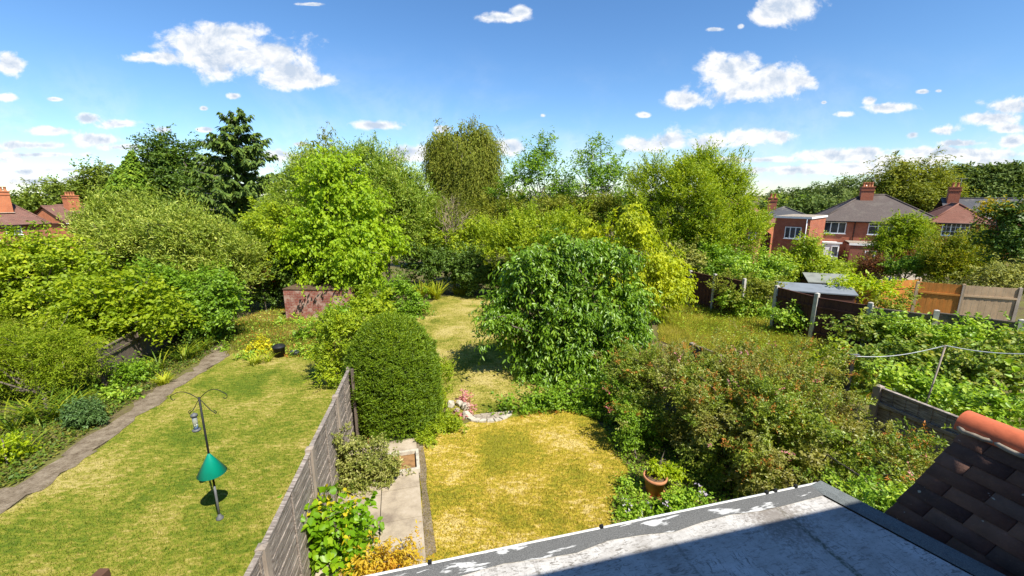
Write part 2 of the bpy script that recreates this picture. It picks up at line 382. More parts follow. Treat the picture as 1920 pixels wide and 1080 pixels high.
lm('far', [(.024,.050,.020),(.040,.072,.030),(.060,.095,.044)], .15, .7, .15)
lm('farpale', [(.05,.085,.042),(.072,.115,.060),(.10,.145,.085)], .15, .7, .15)
M['bark'] = plain('bark', (.13,.105,.08), .9, .15, var=.25, scale=14)
M['barkgrey'] = plain('bark_grey', (.24,.215,.18), .9, .15, var=.25, scale=14)
M['twig'] = plain('dry_twig', (.36,.28,.19), .85, .15)
M['black'] = plain('black_metal', (.014,.015,.015), .6, .25)
M['iron'] = plain('grey_metal', (.10,.105,.105), .55, .4)
M['white'] = plain('white_paint', (.78,.78,.76), .5, .4, var=.04)
M['green'] = plain('green_plastic', (.0,.22,.14), .42, .45, var=.04)
M['terracotta'] = plain('terracotta', (.43,.19,.09), .8, .2)
M['ridge'] = plain('ridge_clay', (.50,.125,.055), .75, .25, var=.07, scale=20)
M['soil'] = plain('soil', (.11,.075,.045), .95, .1, var=.3, scale=10)
M['stone'] = plain('pale_stone', (.42,.38,.30), .9, .2, var=.2, scale=9)
M['stone2'] = plain('weathered_stone', (.30,.25,.19), .9, .2, var=.25, scale=9)
M['concpost'] = plain('concrete_post', (.42,.39,.34), .9, .2, var=.15)
M['brick'] = brick('red_brick', (.36,.10,.045), (.30,.075,.035), (.30,.22,.17))
M['brickdark'] = brick('dark_brick', (.22,.065,.04), (.27,.08,.045), (.25,.19,.16))
M['brickorange'] = brick('orange_brick', (.48,.15,.055), (.42,.12,.045), (.36,.25,.18))
M['brickwash'] = brick('whitewashed_brick', (.28,.085,.055), (.22,.065,.045), (.30,.24,.20), wash=(.40,.30,.24))
M['tilegrey'] = tiles('grey_tiles', (.105,.085,.075), (.125,.098,.085), lichen=(.16,.14,.115))
M['tilered'] = tiles('red_tiles', (.22,.095,.065), (.18,.08,.055), lichen=(.25,.14,.10))
M['tilebrown'] = tiles('brown_tiles', (.20,.10,.075), (.16,.085,.065), row=.3, wid=.3, lichen=(.24,.15,.11), lines=.33)
M['slate'] = tiles('slate', (.075,.075,.08), (.09,.09,.095))
def glassmat():
    m, t, o = newmat('window_glass'); n = noise(t, pos(t), .7, 2)
    bsdf(t, o, ramp(t, n, [(.02,.025,.035), (.07,.08,.10)], [.4, .65]), .06, .6); return m
M['glass'] = glassmat()
M['fencegrey'] = woodmat('weathered_boards', [(.09,.072,.058), (.25,.21,.175), (.40,.355,.30)], (1.6, 13), spot=(.60,.57,.53), ppos=[.36,.5,.64])
M['postwood'] = woodmat('weathered_post', [(.13,.105,.085), (.30,.25,.20), (.40,.34,.27)], (20, 1.5))
M['fencebrown'] = woodmat('brown_boards', [(.035,.016,.012), (.085,.036,.024), (.12,.055,.036)], (18, 1))
M['fenceorange'] = woodmat('orange_boards', [(.30,.115,.022), (.47,.19,.04), (.52,.25,.07)], (16, .8))
M['fencefade'] = woodmat('faded_boards', [(.27,.18,.10), (.40,.29,.18), (.44,.27,.13)], (16, .8))
M['fencelow'] = woodmat('old_boards', [(.06,.045,.035), (.14,.11,.085), (.24,.205,.165)], (1.5, 20))
M['concrete'] = None

# ------------------------------------------------------------------ foliage builders
def ell_area(r):
    a, b, c = r; p = 1.6075
    return 4*math.pi*((((a*b)**p+(a*c)**p+(b*c)**p)/3)**(1/p))
def rdir(n): return norm(rng.normal(size=(n, 3)))
def crown_points(lobes, n, shell=(.72, 1.02), bottom=-.55, rough=.16, inner=.74, back=.5):
    """points with outward normals spread over a union of ellipsoid lobes with an uneven skin"""
    lc = np.array([l[0] for l in lobes]); lr = np.array([l[1] for l in lobes])
    ar = np.array([ell_area(r) for r in lr]); pr = ar/ar.sum()
    outP, outN, got = [], [], 0
    ph = rng.uniform(0, 6.28, (len(lobes), 6)); fr = rng.normal(size=(len(lobes), 6, 3))*3.2
    for _ in range(30):
        k = int((n-got)*2.2)+60
        li = rng.choice(len(lobes), k, p=pr); d = rdir(k)
        ok = (d[:, 2] > bottom) | (rng.random(k) < .25)
        ok &= (d[:, 1] < .25) | (rng.random(k) < back)
        li, d = li[ok], d[ok]
        bumps = np.sin((d[:, None, :]*fr[li]).sum(-1)+ph[li]).mean(1)
        s = (shell[0]+(shell[1]-shell[0])*rng.random(len(d))**.6)*(1+rough*1.8*bumps)
        p = lc[li]+d*lr[li]*s[:, None]
        q = ((p[:, None, :]-lc[None])/lr[None]); dist = np.sqrt((q**2).sum(-1)); dist[np.arange(len(p)), li] = 9
        ok = dist.min(1) > inner if len(lobes) > 1 else np.ones(len(p), bool)
        outP.append(p[ok]); outN.append(norm(d[ok]/lr[li][ok])); got += ok.sum()
        if got >= n: break
    return np.concatenate(outP)[:n], np.concatenate(outN)[:n]
def spray_leaves(c, nrm_, per, slen, k, leaf, up=.4, spread=.5, sdroop=.0, ldroop=.25, lside=.8, crad=.3, jitter=.35, flat=.6):
    """for every clump c: `per` sprays of `k` leaves each; returns leaf base, axis, normal, length, width, random"""
    n = len(c); st = np.repeat(c, per, 0)+rng.normal(size=(n*per, 3))*crad*.5; nn = np.repeat(nrm_, per, 0)
    crnd = np.repeat(rng.random(n), per)
    d = norm(nn+np.array((0, 0, up))+rng.normal(size=nn.shape)*spread)
    sl = slen*(.6+.8*rng.random(n*per)); st = st-d*sl[:, None]*.55
    t = (np.arange(k)+.5)/k
    T = t[None, :, None]
    pts = st[:, None]+d[:, None]*sl[:, None, None]*T; pts[..., 2] -= sdroop*sl[:, None]*t[None]**2
    tang = np.repeat(d[:, None], k, 1).copy(); tang[..., 2] -= 2*sdroop*t[None]
    b = pts.reshape(-1, 3); tang = norm(tang.reshape(-1, 3)); m = len(b)
    sgn = np.tile(np.where(np.arange(k) % 2, 1., -1.), n*per)[:, None]
    sd = norm(np.cross(tang, np.array((0, 0, 1.))+rng.normal(size=(m, 3))*.4))
    ax = tang*(1-lside*.5)+sd*sgn*lside+rng.normal(size=(m, 3))*jitter; ax[:, 2] -= ldroop
    nr = np.repeat(np.repeat(nrm_, per, 0), k, 0)*(1-flat)+np.array((0, 0, flat))+rng.normal(size=(m, 3))*.45
    ln = leaf[0]*(.65+.6*rng.random(m)); wd = leaf[1]*(.7+.5*rng.random(m))
    rnd = np.clip(.45*np.repeat(crnd, k)+.55*rng.random(m), 0, 1)
    return b+rng.normal(size=b.shape)*leaf[0]*.15, ax, nr, ln, wd, rnd
def lobes_px(lob, Y, depth=.85):
    out = []
    for l in lob:
        cx, cy_, rx, ry = l[:4]; y = Y+(l[4] if len(l) > 4 else 0)
        for _ in range(80):                       # stand low mounds on the ground
            p = P(cx, cy_, y); s = mpp(cx, cy_, y)
            if p[2] > float(ground(p[0], p[1]))+.5*ry*s: break
            y *= .99
        out.append((P(cx, cy_, y), np.array((rx*s, (rx+ry)*.5*s*depth, ry*s))))
    return out
def branch_paths(base, tops, k=6, sag=.15, wob=.12):
    n = len(tops); t = np.linspace(0, 1, k)[None, :, None]; base = np.broadcast_to(base, (n, 3))
    p = base[:, None]*(1-t)+tops[:, None]*t; d = np.linalg.norm(tops-base, axis=1)[:, None]
    p[..., 2] += np.sin(np.pi*t[..., 0])*d*sag
    w = rng.normal(size=(n, k, 3))*d[..., None]*wob*.25; w[:, 0] = 0; w[:, -1] = 0
    return p+w
TR = {'drooping': .22, 'upright': .2, 'broad': .24, 'layered': .24, 'fine': .24, 'weeping': .24}
TZ = {'layered': (1.2, 1.2, .5), 'upright': (.95, .95, 1.05), 'weeping': (.8, .8, 1.3), 'drooping': (1, 1, .85)}
SPEC = {  # leaf size, clump radius factor, spray settings
 'broad': dict(per=4, k=8, slen=.55, up=.35, spread=.6, sdroop=.12, ldroop=.25, lside=.8, flat=.6),
 'upright': dict(per=4, k=10, slen=.62, up=.75, spread=.5, sdroop=.0, ldroop=-.1, lside=.5, flat=.35),
 'drooping': dict(per=4, k=9, slen=.6, up=.15, spread=.5, sdroop=.35, ldroop=.75, lside=.7, flat=.45),
 'weeping': dict(per=5, k=10, slen=.9, up=-.2, spread=.45, sdroop=.9, ldroop=.6, lside=.4, flat=.3),
 'fine': dict(per=5, k=12, slen=.6, up=.5, spread=.6, sdroop=.15, ldroop=.05, lside=.6, flat=.5),
 'layered': dict(per=4, k=10, slen=.7, up=.05, spread=.4, sdroop=.25, ldroop=.15, lside=.8, flat=.9),
}
def plant(name, label, cat, lobes, mat, leaf, style='broad', lai=2.0, base=None, trunk=0, group=None, bark='bark', shape='diamond', clump=1.0,
          shell=(.72, 1.02), rough=.16, limbs=14, twigs=40, bottom=-.55, back=.5, fill=.22, cname='crown', extra=None, maxn=70000, jitter=.35, scale=1., sub=5, tufts=13, trm=1.):
    if sub and not tufts:
        big = []
        for c_, r_ in lobes:
            big.append((c_, r_*.86))
            for d in rdir(sub):
                if d[1] > .5 or d[2] < -.5: d = d*np.array((1, -1, 1)) if d[1] > .5 else d*np.array((1, 1, -.6))
                f = rng.uniform(.26, .46); big.append((c_+d*r_*(.94-f*.6), r_*f*np.array((1, 1, rng.uniform(.7, 1.05)))))
        lobes = big
    if tufts: sub = 0
    S = dict(SPEC[style]); S['slen'] *= leaf[0]/.12*.75*scale; S['jitter'] = jitter
    area = sum(ell_area(l[1]) for l in lobes)*.62; la = leaf[0]*leaf[1]*.55
    nl = int(min(area*lai/la, maxn)); per, k = S['per'], S['k']; nc = max(6, nl//(per*k))
    cr_ = S['slen']*.55*clump
    if tufts:
        K = int(len(lobes)*tufts); c0, n0 = crown_points(lobes, K, (.74, 1.0), bottom, rough, back=back); K = len(c0)
        sz = np.exp(rng.normal(size=K)*.4); sz /= sz.mean(); w_ = sz**2.2; idx = rng.choice(K, nc, p=w_/w_.sum())
        rm = np.mean([np.mean(l[1]) for l in lobes])*TR.get(style, .24)*trm
        off = rng.normal(size=(nc, 3))*(rm*sz[idx])[:, None]*np.array(TZ.get(style, (1, 1, .8)))
        off += n0[idx]*(rm*sz[idx]*np.abs(rng.normal(size=nc))*.55)[:, None]
        c = c0[idx]+off*.8; nn = norm(n0[idx]*.8+off/(rm*sz[idx])[:, None]*.5)
    else: c, nn = crown_points(lobes, nc, shell, bottom, rough, back=back)
    parts = [spray_leaves(c, nn, leaf=leaf, crad=cr_, **S)]
    if fill:
        c2, n2 = crown_points(lobes, max(4, int(nc*fill)), (.35, .72), bottom, 0, inner=.4, back=back)
        parts.append(spray_leaves(c2, n2, leaf=(leaf[0]*1.35, leaf[1]*1.5), crad=cr_*1.6, **S))
    A = [np.concatenate([p[i] for p in parts]) for i in range(6)]
    mid = np.mean([l[0] for l in lobes], axis=0)
    if base is None: base = np.array((mid[0], mid[1], float(ground(mid[0], mid[1]))))
    T = thing(name, base, label, cat, group)
    leaves(cname, *A, mat, T, shape)
    if extra:
        for ename, emat, frac, eleaf, zmin in extra:
            sel = c[:, 2] > np.quantile(c[:, 2], zmin); ci = np.flatnonzero(sel)
            ci = rng.choice(ci, max(3, int(len(ci)*frac)))
            S2 = dict(S); S2['per'] = 2
            leaves(ename, *spray_leaves(c[ci]+nn[ci]*S['slen']*.35, nn[ci], leaf=eleaf, crad=cr_, **S2), M[emat], T, shape)
    if trunk:
        lc = np.array([l[0] for l in lobes][::(sub+1) if sub and not tufts else 1]); lowest = min(l[0][2]-l[1][2] for l in lobes)
        top = np.array((mid[0], mid[1], max(lowest+.4*(mid[2]-lowest), base[2]+.5)))
        fork = base*.35+top*.65
        paths = branch_paths(base, top[None], 7, 0, .05)
        o = tubes('trunk', paths, [trunk], [trunk*.62], M[bark], T, 8)
        t1 = branch_paths(fork, np.concatenate([lc, c[rng.choice(len(c), min(limbs, len(c)), replace=False)]]), 7, .08, .16)
        parts_ = [tubes(None, t1, np.full(len(t1), trunk*.45), np.full(len(t1), trunk*.08), None, None, 5)]
        if twigs:
            ci = rng.choice(len(c), min(twigs, len(c)), replace=False)
            near = np.argmin(((c[ci][:, None]-lc[None])**2).sum(-1), 1)
            t2 = branch_paths(lc[near], c[ci]+nn[ci]*S['slen']*.2, 5, .04, .2)
            parts_.append(tubes(None, t2, np.full(len(t2), trunk*.16), np.full(len(t2), trunk*.03+.004), None, None, 3))
        meshnp('branchwork', np.concatenate([p[0] for p in parts_]), np.concatenate([p[1]+(0 if i == 0 else len(parts_[0][0])) for i, p in enumerate(parts_)]), M[bark], T, smooth=True)
    return T
def straps(b, n, ln, wd, lean, seg=5, arch=.9):
    """arching strap leaves from points b: quads"""
    m = len(b)*n; B = np.repeat(b, n, 0)+rng.normal(size=(m, 3))*np.array((.05, .05, 0)); az = rng.uniform(0, 6.283, m)
    h = np.stack([np.cos(az), np.sin(az), 0*az], 1); sd = np.stack([-np.sin(az), np.cos(az), 0*az], 1)
    l = ln*(.6+.6*rng.random(m)); le = lean*(.4+.9*rng.random(m)); t = np.linspace(0, 1, seg)
    hh = l[:, None]*(le[:, None]*t+arch*.35*t**2); zz = l[:, None]*(t-arch*.45*t**2.2*(le[:, None]+.4))
    c = B[:, None]+h[:, None]*hh[..., None]; c[..., 2] += zz
    w_ = wd*(.7+.6*rng.random(m))[:, None]*np.sqrt(np.clip(1-t**2.5, 0, 1))[None]*.5
    V = np.stack([c-sd[:, None]*w_[..., None], c+sd[:, None]*w_[..., None]], 2).reshape(-1, 3)
    i = (np.arange(m)[:, None]*seg+np.arange(seg-1)[None]).ravel()*2
    F = np.stack([i, i+1, i+3, i+2], 1); return V, F, np.repeat(rng.random(m), seg-1)
def strap_plant(name, label, cat, at, n, ln, wd, mat, lean=.35, group=None, clumps=1, rad=.1, arch=.9):
    at = np.array(at, float); b = at+np.c_[rng.normal(size=(clumps, 2))*rad, np.zeros(clumps)]; b[:, 2] = ground(b[:, 0], b[:, 1])
    T = thing(name, at, label, cat, group); V, F, r = straps(b, n, ln, wd, lean, arch=arch); meshnp('leaf_blades', V, F, M[mat], T, r); return T
def in_poly(x, y, poly):
    poly = np.asarray(poly)[:, :2]; r = np.zeros(len(x), bool); j = len(poly)-1
    for i in range(len(poly)):
        xi, yi = poly[i]; xj, yj = poly[j]
        r ^= ((yi > y) != (yj > y)) & (x < (xj-xi)*(y-yi)/(yj-yi+1e-12)+xi); j = i
    return r
def scatter(poly, n, near=1.):
    poly = np.asarray(poly); lo, hi = poly[:, :2].min(0), poly[:, :2].max(0); out = []; got = 0
    for _ in range(40):
        p = rng.uniform(lo, hi, (n*2, 2)); p = p[in_poly(p[:, 0], p[:, 1], poly)]
        if near: p = p[rng.random(len(p)) < np.clip((near/np.hypot(p[:, 0], p[:, 1]))**1.6, 0, 1)]
        out.append(p); got += len(p)
        if got >= n: break
    p = np.concatenate(out)[:n]; return np.c_[p, ground(p[:, 0], p[:, 1])]
def blades(name, p, h, wd, mat, lean=.5):
    n = len(p); az = rng.uniform(0, 6.283, n); l = h*(.5+.9*rng.random(n))
    sd = np.stack([np.cos(az), np.sin(az), 0*az], 1)*wd*.5; az2 = rng.uniform(0, 6.283, n); q = lean*rng.random(n)
    tip = p+np.stack([np.cos(az2)*q*l, np.sin(az2)*q*l, l*np.sqrt(np.clip(1-q*q, .1, 1))], 1)
    V = np.stack([p-sd, p+sd, tip], 1).reshape(-1, 3); F = np.arange(n*3).reshape(-1, 3)
    return meshnp(name, V, F, mat, None, rnd=rng.random(n))
def sheet(name, poly, lift, mat, cell=.35, jag=0):
    """flat sheet following the ground inside a polygon of (x, y) points"""
    import bmesh
    bm = bmesh.new(); pts = []
    for i in range(len(poly)):
        a, b = np.asarray(poly[i][:2]), np.asarray(poly[(i+1) % len(poly)][:2]); d = np.linalg.norm(b-a); k = max(1, int(d/cell))
        for j in range(k):
            q = a+(b-a)*j/k
            if jag: q = q+rng.normal(size=2)*jag
            pts.append(q)
    vs = [bm.verts.new((q[0], q[1], 0)) for q in pts]; bm.faces.new(vs)
    lo = np.min(pts, 0); hi = np.max(pts, 0)
    for ax in (0, 1):
        k = max(1, int((hi[ax]-lo[ax])/1.5))
        for j in range(1, k):
            co = [0, 0, 0]; co[ax] = lo[ax]+(hi[ax]-lo[ax])*j/k; no = [0, 0, 0]; no[ax] = 1
            bmesh.ops.bisect_plane(bm, geom=bm.verts[:]+bm.edges[:]+bm.faces[:], plane_co=co, plane_no=no)
    bmesh.ops.triangulate(bm, faces=bm.faces[:])
    for q in bm.verts: q.co.z = float(ground(q.co.x, q.co.y))+lift
    bmesh.ops.recalc_face_normals(bm, faces=bm.faces[:])
    me = bpy.data.meshes.new(name); bm.to_mesh(me); bm.free()
    if me.polygons and me.polygons[0].normal.z < 0: me.flip_normals()
    me.materials.append(mat); return link(name, me, None)


# ------------------------------------------------------------------ the setting
HA = math.radians(14.3); HT = np.array((math.cos(HA), math.sin(HA), 0)); HN = np.array((-math.sin(HA), math.cos(HA), 0)); UPZ = np.array((0, 0, 1.))     # house axes: along the rear wall, out into the garden
def HW(t, n, z): return HT*t+HN*n+UPZ*z
def gridground():
    a = np.sinh(np.linspace(-5.2, 5.2, 141))*9; X, Y = np.meshgrid(a, a+6); Z = ground(X, Y)
    V = np.stack([X, Y, Z], -1).reshape(-1, 3); i = np.arange(141*141).reshape(141, 141)
    F = np.stack([i[:-1, :-1], i[:-1, 1:], i[1:, 1:], i[1:, :-1]], -1).reshape(-1, 4)
    m, t, o = newmat('garden_earth'); ps = pos(t); n = noise(t, ps, .9, 6, .65); n2 = noise(t, ps, 9, 5, .7)
    f = mth(t, 'ADD', mth(t, 'MULTIPLY', n, .6), mth(t, 'MULTIPLY', n2, .4))
    bsdf(t, o, ramp(t, f, [(.07,.05,.03), (.13,.105,.05), (.12,.12,.03), (.20,.17,.08)], [.35, .46, .55, .68]), .95, .1, n2, .8, .05)
    tag(meshnp('ground', V, F, m, smooth=True), kind='structure')
gridground()
GR = dict(cols=[(.105,.16,.014), (.20,.23,.022), (.335,.295,.055), (.50,.41,.14)], pp=[.43, .485, .53, .58])
m_lawn = grassmat('lawn_grass', GR['cols'], GR['pp'], None, False, .5, rot=-.5)
m_lawnb = grassmat('lawn_blades', GR['cols'], GR['pp'], (.52,.45,.16), True, .5, rot=-.5)
GD = dict(cols=[(.27,.255,.022), (.40,.325,.032), (.53,.385,.05), (.70,.55,.20)], pp=[.44, .482, .523, .565])
m_gold = grassmat('dry_lawn_grass', GD['cols'], GD['pp'], None, False, .7)
m_goldb = grassmat('dry_lawn_blades', GD['cols'], GD['pp'], (.66,.52,.20), True, .7)
GS = dict(cols=[(.15,.18,.02), (.30,.28,.04), (.42,.35,.085), (.54,.44,.16)], pp=[.44, .482, .523, .565])
m_straw = grassmat('straw_lawn_grass', GS['cols'], GS['pp'], None, False, .6)
m_strawb = grassmat('straw_lawn_blades', GS['cols'], GS['pp'], (.60,.50,.20), True, .6)
GM = dict(cols=[(.18,.24,.018), (.36,.38,.028), (.54,.48,.06), (.62,.50,.17)], pp=[.38, .46, .54, .62])
m_mead = grassmat('meadow_grass', GM['cols'], GM['pp'], None, False, .5)
m_meadb = grassmat('meadow_blades', GM['cols'], GM['pp'], (.52,.40,.15), True, .5)
def gp(*pts): return [tuple(G(*p)[:2]) for p in pts]
left_lawn = gp((20,955), (100,902), (190,838), (300,752), (392,692), (425,668), (470,655), (520,668), (560,668), (600,650))+[(-3.95,11.3), (-3.62,9.3), (-3.5,8.2), (-3.2,6.5), (-2.9,4.8), (-2.66,3.4), (-2.4,1.8), (-9.0,1.8)]
far_lawn = gp((425,668), (415,640), (440,605), (520,574), (536,600), (575,610), (620,625), (600,650), (560,668), (520,668), (470,655))
dry_lawn = gp((797,1048), (792,960), (787,850), (800,825), (850,800), (884,792), (948,786), (1000,772), (1065,765), (1110,778), (1140,820), (1155,850), (1182,880), (1165,905), (1150,940), (1150,975), (1180,1010))+[(.6,3.4), (-1.1,4.2)]
back_lawn = gp((884,788), (835,770), (822,735), (822,690), (795,625), (775,590), (800,570), (830,556), (872,553), (930,560), (1060,640), (1120,720), (1065,762), (1000,770), (948,783))
meadow = gp((1235,640), (1235,590), (1290,555), (1400,585), (1560,640), (1680,660), (1830,720), (1915,760), (1850,800), (1650,765), (1450,700), (1330,672))
earth_path = gp((-40,935), (52,905), (143,838), (212,790), (290,735), (366,690), (400,662), (412,640), (440,650), (425,668), (392,692), (300,752), (190,838), (100,902), (20,955), (-40,995))
tag(sheet('lawn', left_lawn, .015, m_lawn, jag=.04), kind='structure')
tag(sheet('lawn', far_lawn, .019, m_lawn, jag=.05), kind='structure')
tag(sheet('lawn', dry_lawn, .015, m_gold, jag=.05), kind='structure')
tag(sheet('lawn', back_lawn, .019, m_straw, jag=.05), kind='structure')
tag(sheet('meadow', meadow, .015, m_mead, jag=.1), kind='structure')
m, t, o = newmat('trodden_earth'); ps = pos(t); n = noise(t, ps, 5, 7, .7); n2 = noise(t, ps, 30, 4, .7)
bsdf(t, o, ramp(t, mth(t, 'ADD', mth(t, 'MULTIPLY', n, .65), mth(t, 'MULTIPLY', n2, .35)), [(.09,.065,.04), (.185,.145,.098), (.27,.22,.155)], [.36, .5, .64]), .95, .1, n2, .7, .03)
M['earth'] = m
tag(sheet('path', earth_path, .024, m, cell=.22, jag=.075), kind='structure')
T = thing('brown_post', (P(187,1074,3.4)[0],3.4,0), 'top of a brown wooden post just entering the bottom edge of the left lawn', 'post')
pz = P(187,1073,3.4); mb = MB(); mb.box((pz[0],3.4,pz[2]/2), (.10,.10,pz[2])); mb.build('post', plain('brown_stain', (.10,.05,.03), .8, .2), T, .008)
border_strip = gp((797,1048), (780,828), (790,826), (800,880), (808,950), (818,1035))
tag(sheet('soil_strip', border_strip, .022, m, jag=.02), kind='structure')
def grass(poly, n, h, wd, mat, lean=.55, near=5.):
    tag(blades('grass', scatter(poly, n, near), h, wd, mat, lean), kind='stuff')
grass(left_lawn, 130000, .045, .014, m_lawnb, .75, 7.); grass(far_lawn, 16000, .12, .025, m_lawnb, .6, 18)
grass(dry_lawn, 90000, .045, .012, m_goldb, .75, 6.); grass(back_lawn, 45000, .055, .02, m_strawb, .75, 12)
grass(meadow, 60000, .22, .016, m_meadb, .85, 11)

# ------------------------------------------------------------------ paved path by the fence
m, t, o = newmat('concrete_paving'); ps = pos(t); n = noise(t, ps, 1.6, 8, .68); n2 = noise(t, ps, 22, 5, .75)
col = ramp(t, n, [(.19,.15,.11), (.34,.28,.20), (.42,.355,.27)], [.34, .5, .64])
col = mixc(t, ramp(t, n2, [(0,0,0), (.6,.6,.6)], [.6, .72]), col, (.22,.17,.12)); bsdf(t, o, col, .9, .2, n2, .25, .01); M['concrete'] = m
mb = MB(); pa = G(795,1010)[:2]; pb = G(780,826)[:2]; pd = (pb-pa)/np.linalg.norm(pb-pa); pq = np.array((-pd[1], pd[0]))
def PV(s, q): return np.array((*(pa+pd*s+pq*q), 0))           # s along the path away from the house, q to its left
plen = np.linalg.norm(pb-pa)
for (s0, s1, q0, q1) in [(-2.2,-.55,0,.66), (-.55,.42,0,.66), (.42,1.18,0,.66), (1.18,1.62,0,.66), (2.3,plen,0,.66), (-2.2,-.2,.672,1.5), (-.2,1.1,.672,1.5), (1.1,plen,.672,1.4)]:
    e = .006; z0 = rng.uniform(-.004, .004)
    mb.prism([PV(s0+e,q0)+UPZ*-.06, PV(s0+e,q1)+UPZ*-.06, PV(s1-e,q1)+UPZ*-.06, PV(s1-e,q0)+UPZ*-.06][::-1], (0,0,.095+z0))
tag(mb.build('pavement', M['concrete']), kind='structure')
T = thing('planting_frame', PV(1.95,.33), 'pale rectangular frame sunk in the concrete path by the dry lawn', 'frame')
mb = MB(); A = (np.array((*pd,0)), np.array((*pq,0)), UPZ)
for c, sz in ((PV(1.65,.33),(.06,.72,.1)), (PV(2.27,.33),(.06,.72,.1)), (PV(1.96,-.0),(.56,.06,.1)), (PV(1.96,.66),(.56,.06,.1))): mb.box(c+UPZ*.035, sz, A)
mb.build('frame', M['stone'], T, .006)
mb = MB(); mb.box(PV(1.96,.33)+UPZ*.0, (.56,.6,.012), A); mb.build('bed', plain('brown_bed', (.25,.14,.06), .9, .1, var=.3), T)
T = thing('brick_edging', G(720,828), 'row of red bricks set on edge along the foot of the clipped yew', 'brick edging'); mb = MB()
for i in range(13):
    c = G(693+i*4.7, 829-i*.55); mb.box(c+UPZ*.06, (.062,.2,.13+rng.uniform(-.02,.02)), (np.array((*pq,0))*-1, np.array((*pd,0)), UPZ))
mb.build('brick_row', M['brickorange'], T, .006)

# ------------------------------------------------------------------ our house: flat roof, walls, eave that shades it
ZR = 2.75
own = thing('brick_house', HW(0, 0, 0), 'house in the foreground with a white painted flat roof with grey felt edges', 'house')
mb = MB(); mb.prism([HW(-7,-8,0), HW(6.5,-8,0), HW(6.5,-.22,0), HW(-7,-.22,0)], (0,0,5.7)); mb.build('wall', M['brick'], own)
mb = MB()
for z0 in (5.86,):
    mb.poly([HW(-7.3,.06,z0), HW(6.8,.02,z0), HW(6.8,-4.1,z0+3.4), HW(-7.3,-4.1,z0+3.4)]); mb.poly([HW(6.8,-8.4,z0), HW(-7.3,-8.4,z0), HW(-7.3,-4.1,z0+3.4), HW(6.8,-4.1,z0+3.4)])
    mb.poly([HW(-7.3,.06,z0-.01), HW(-7.3,-8.4,z0-.01), HW(6.8,-8.4,z0-.01), HW(6.8,.02,z0-.01)])
mb.build('main_roof', M['tilebrown'], own)
mb = MB(); mb.prism([HW(-7,-.2,0), HW(3.9,-.2,0), HW(3.2,2.45,0), HW(-7,2.45,0)], (0,0,ZR-.2)); mb.build('extension_wall', M['brick'], own)
m, t, o = newmat('painted_felt'); ps = pos(t); hp = mapv(t, ps, (1,1,1), (0,0,-HA))
sh = nd(t, 'ShaderNodeSeparateXYZ'); t.links.new(hp, sh.inputs[0])
n = noise(t, hp, 2.2, 8, .72); n2 = noise(t, mapv(t, hp, (9,34,1)), 1.6, 6, .75, 1.2); n3 = noise(t, hp, 38, 5, .75); n4 = noise(t, mapv(t, hp, (26,7,1)), 1.4, 6, .7, 1.5); n5 = noise(t, hp, .9, 3)
col = ramp(t, n, [(.30,.28,.25), (.44,.42,.385), (.54,.525,.49)], [.34, .5, .64])
speck = mth(t, 'MULTIPLY', ramp(t, n2, [(0,0,0), (1,1,1)], [.52, .60]), ramp(t, n5, [(0,0,0), (1,1,1)], [.30, .56]))
col = mixc(t, mth(t, 'MULTIPLY', speck, .9), col, (.12,.105,.085))
crk = mth(t, 'MULTIPLY', ramp(t, n4, [(0,0,0), (1,1,1)], [.555, .61]), ramp(t, n, [(0,0,0), (1,1,1)], [.42, .58]))
col = mixc(t, mth(t, 'MULTIPLY', crk, .8), col, (.12,.11,.095))
col = mixc(t, mth(t, 'MULTIPLY', ramp(t, n3, [(0,0,0), (1,1,1)], [.60, .68]), .6), col, (.19,.17,.14))
q1 = PZ(1478,960,ZR); q2 = PZ(1600,1078,ZR); 
def seam(col, t0, wid, c, amt, wob=.05):
    dd = mth(t, 'ABSOLUTE', mth(t, 'ADD', mth(t, 'SUBTRACT', sh.outputs[0], t0), mth(t, 'MULTIPLY', mth(t, 'SUBTRACT', n, .5), wob)))
    k = mth(t, 'SUBTRACT', 1., mth(t, 'DIVIDE', dd, wid), clamp=True)
    k = mth(t, 'MULTIPLY', mth(t, 'MULTIPLY', k, 2.2, clamp=True), ramp(t, n3, [(.15,.15,.15), (1,1,1)], [.42, .56]))
    return mixc(t, mth(t, 'MULTIPLY', k, amt), col, c)
tq = float(np.dot((q1+q2)/2, HT)); col = seam(col, tq, .028, (.09,.10,.06), .9); col = seam(col, tq-1.02, .018, (.14,.13,.11), .6); col = seam(col, tq-2.04, .02, (.14,.13,.11), .55)
# worn brown patch beside the seam
dv = nd(t, 'ShaderNodeVectorMath', operation='DISTANCE'); t.links.new(mapv(t, ps, (1,1,0)), dv.inputs[0]); qp = PZ(1462,972,ZR); dv.inputs[1].default_value = (qp[0], qp[1], 0)
k = mth(t, 'MULTIPLY', mth(t, 'SUBTRACT', mth(t, 'ADD', .30, mth(t, 'MULTIPLY', mth(t, 'SUBTRACT', n3, .5), .9)), dv.outputs['Value'], clamp=True), 5, clamp=True)
col = mixc(t, mth(t, 'MULTIPLY', k, .75), col, (.15,.125,.10))
bsdf(t, o, col, .75, .3, n2, .25, .006); M['felt'] = m
m, t, o = newmat('grey_felt'); ps = pos(t); hp = mapv(t, ps, (1,1,1), (0,0,-HA)); n = noise(t, mapv(t, hp, (1,5,1)), 2.2, 5, .6, .4); n2 = noise(t, ps, 160, 3, .8); n3 = noise(t, ps, 14, 6, .7)
col = ramp(t, n2, [(.06,.06,.058), (.11,.11,.105), (.20,.20,.19)], [.3, .5, .72]); col = mixc(t, ramp(t, n, [(0,0,0), (.9,.9,.9)], [.575, .60]), col, (.50,.50,.48))
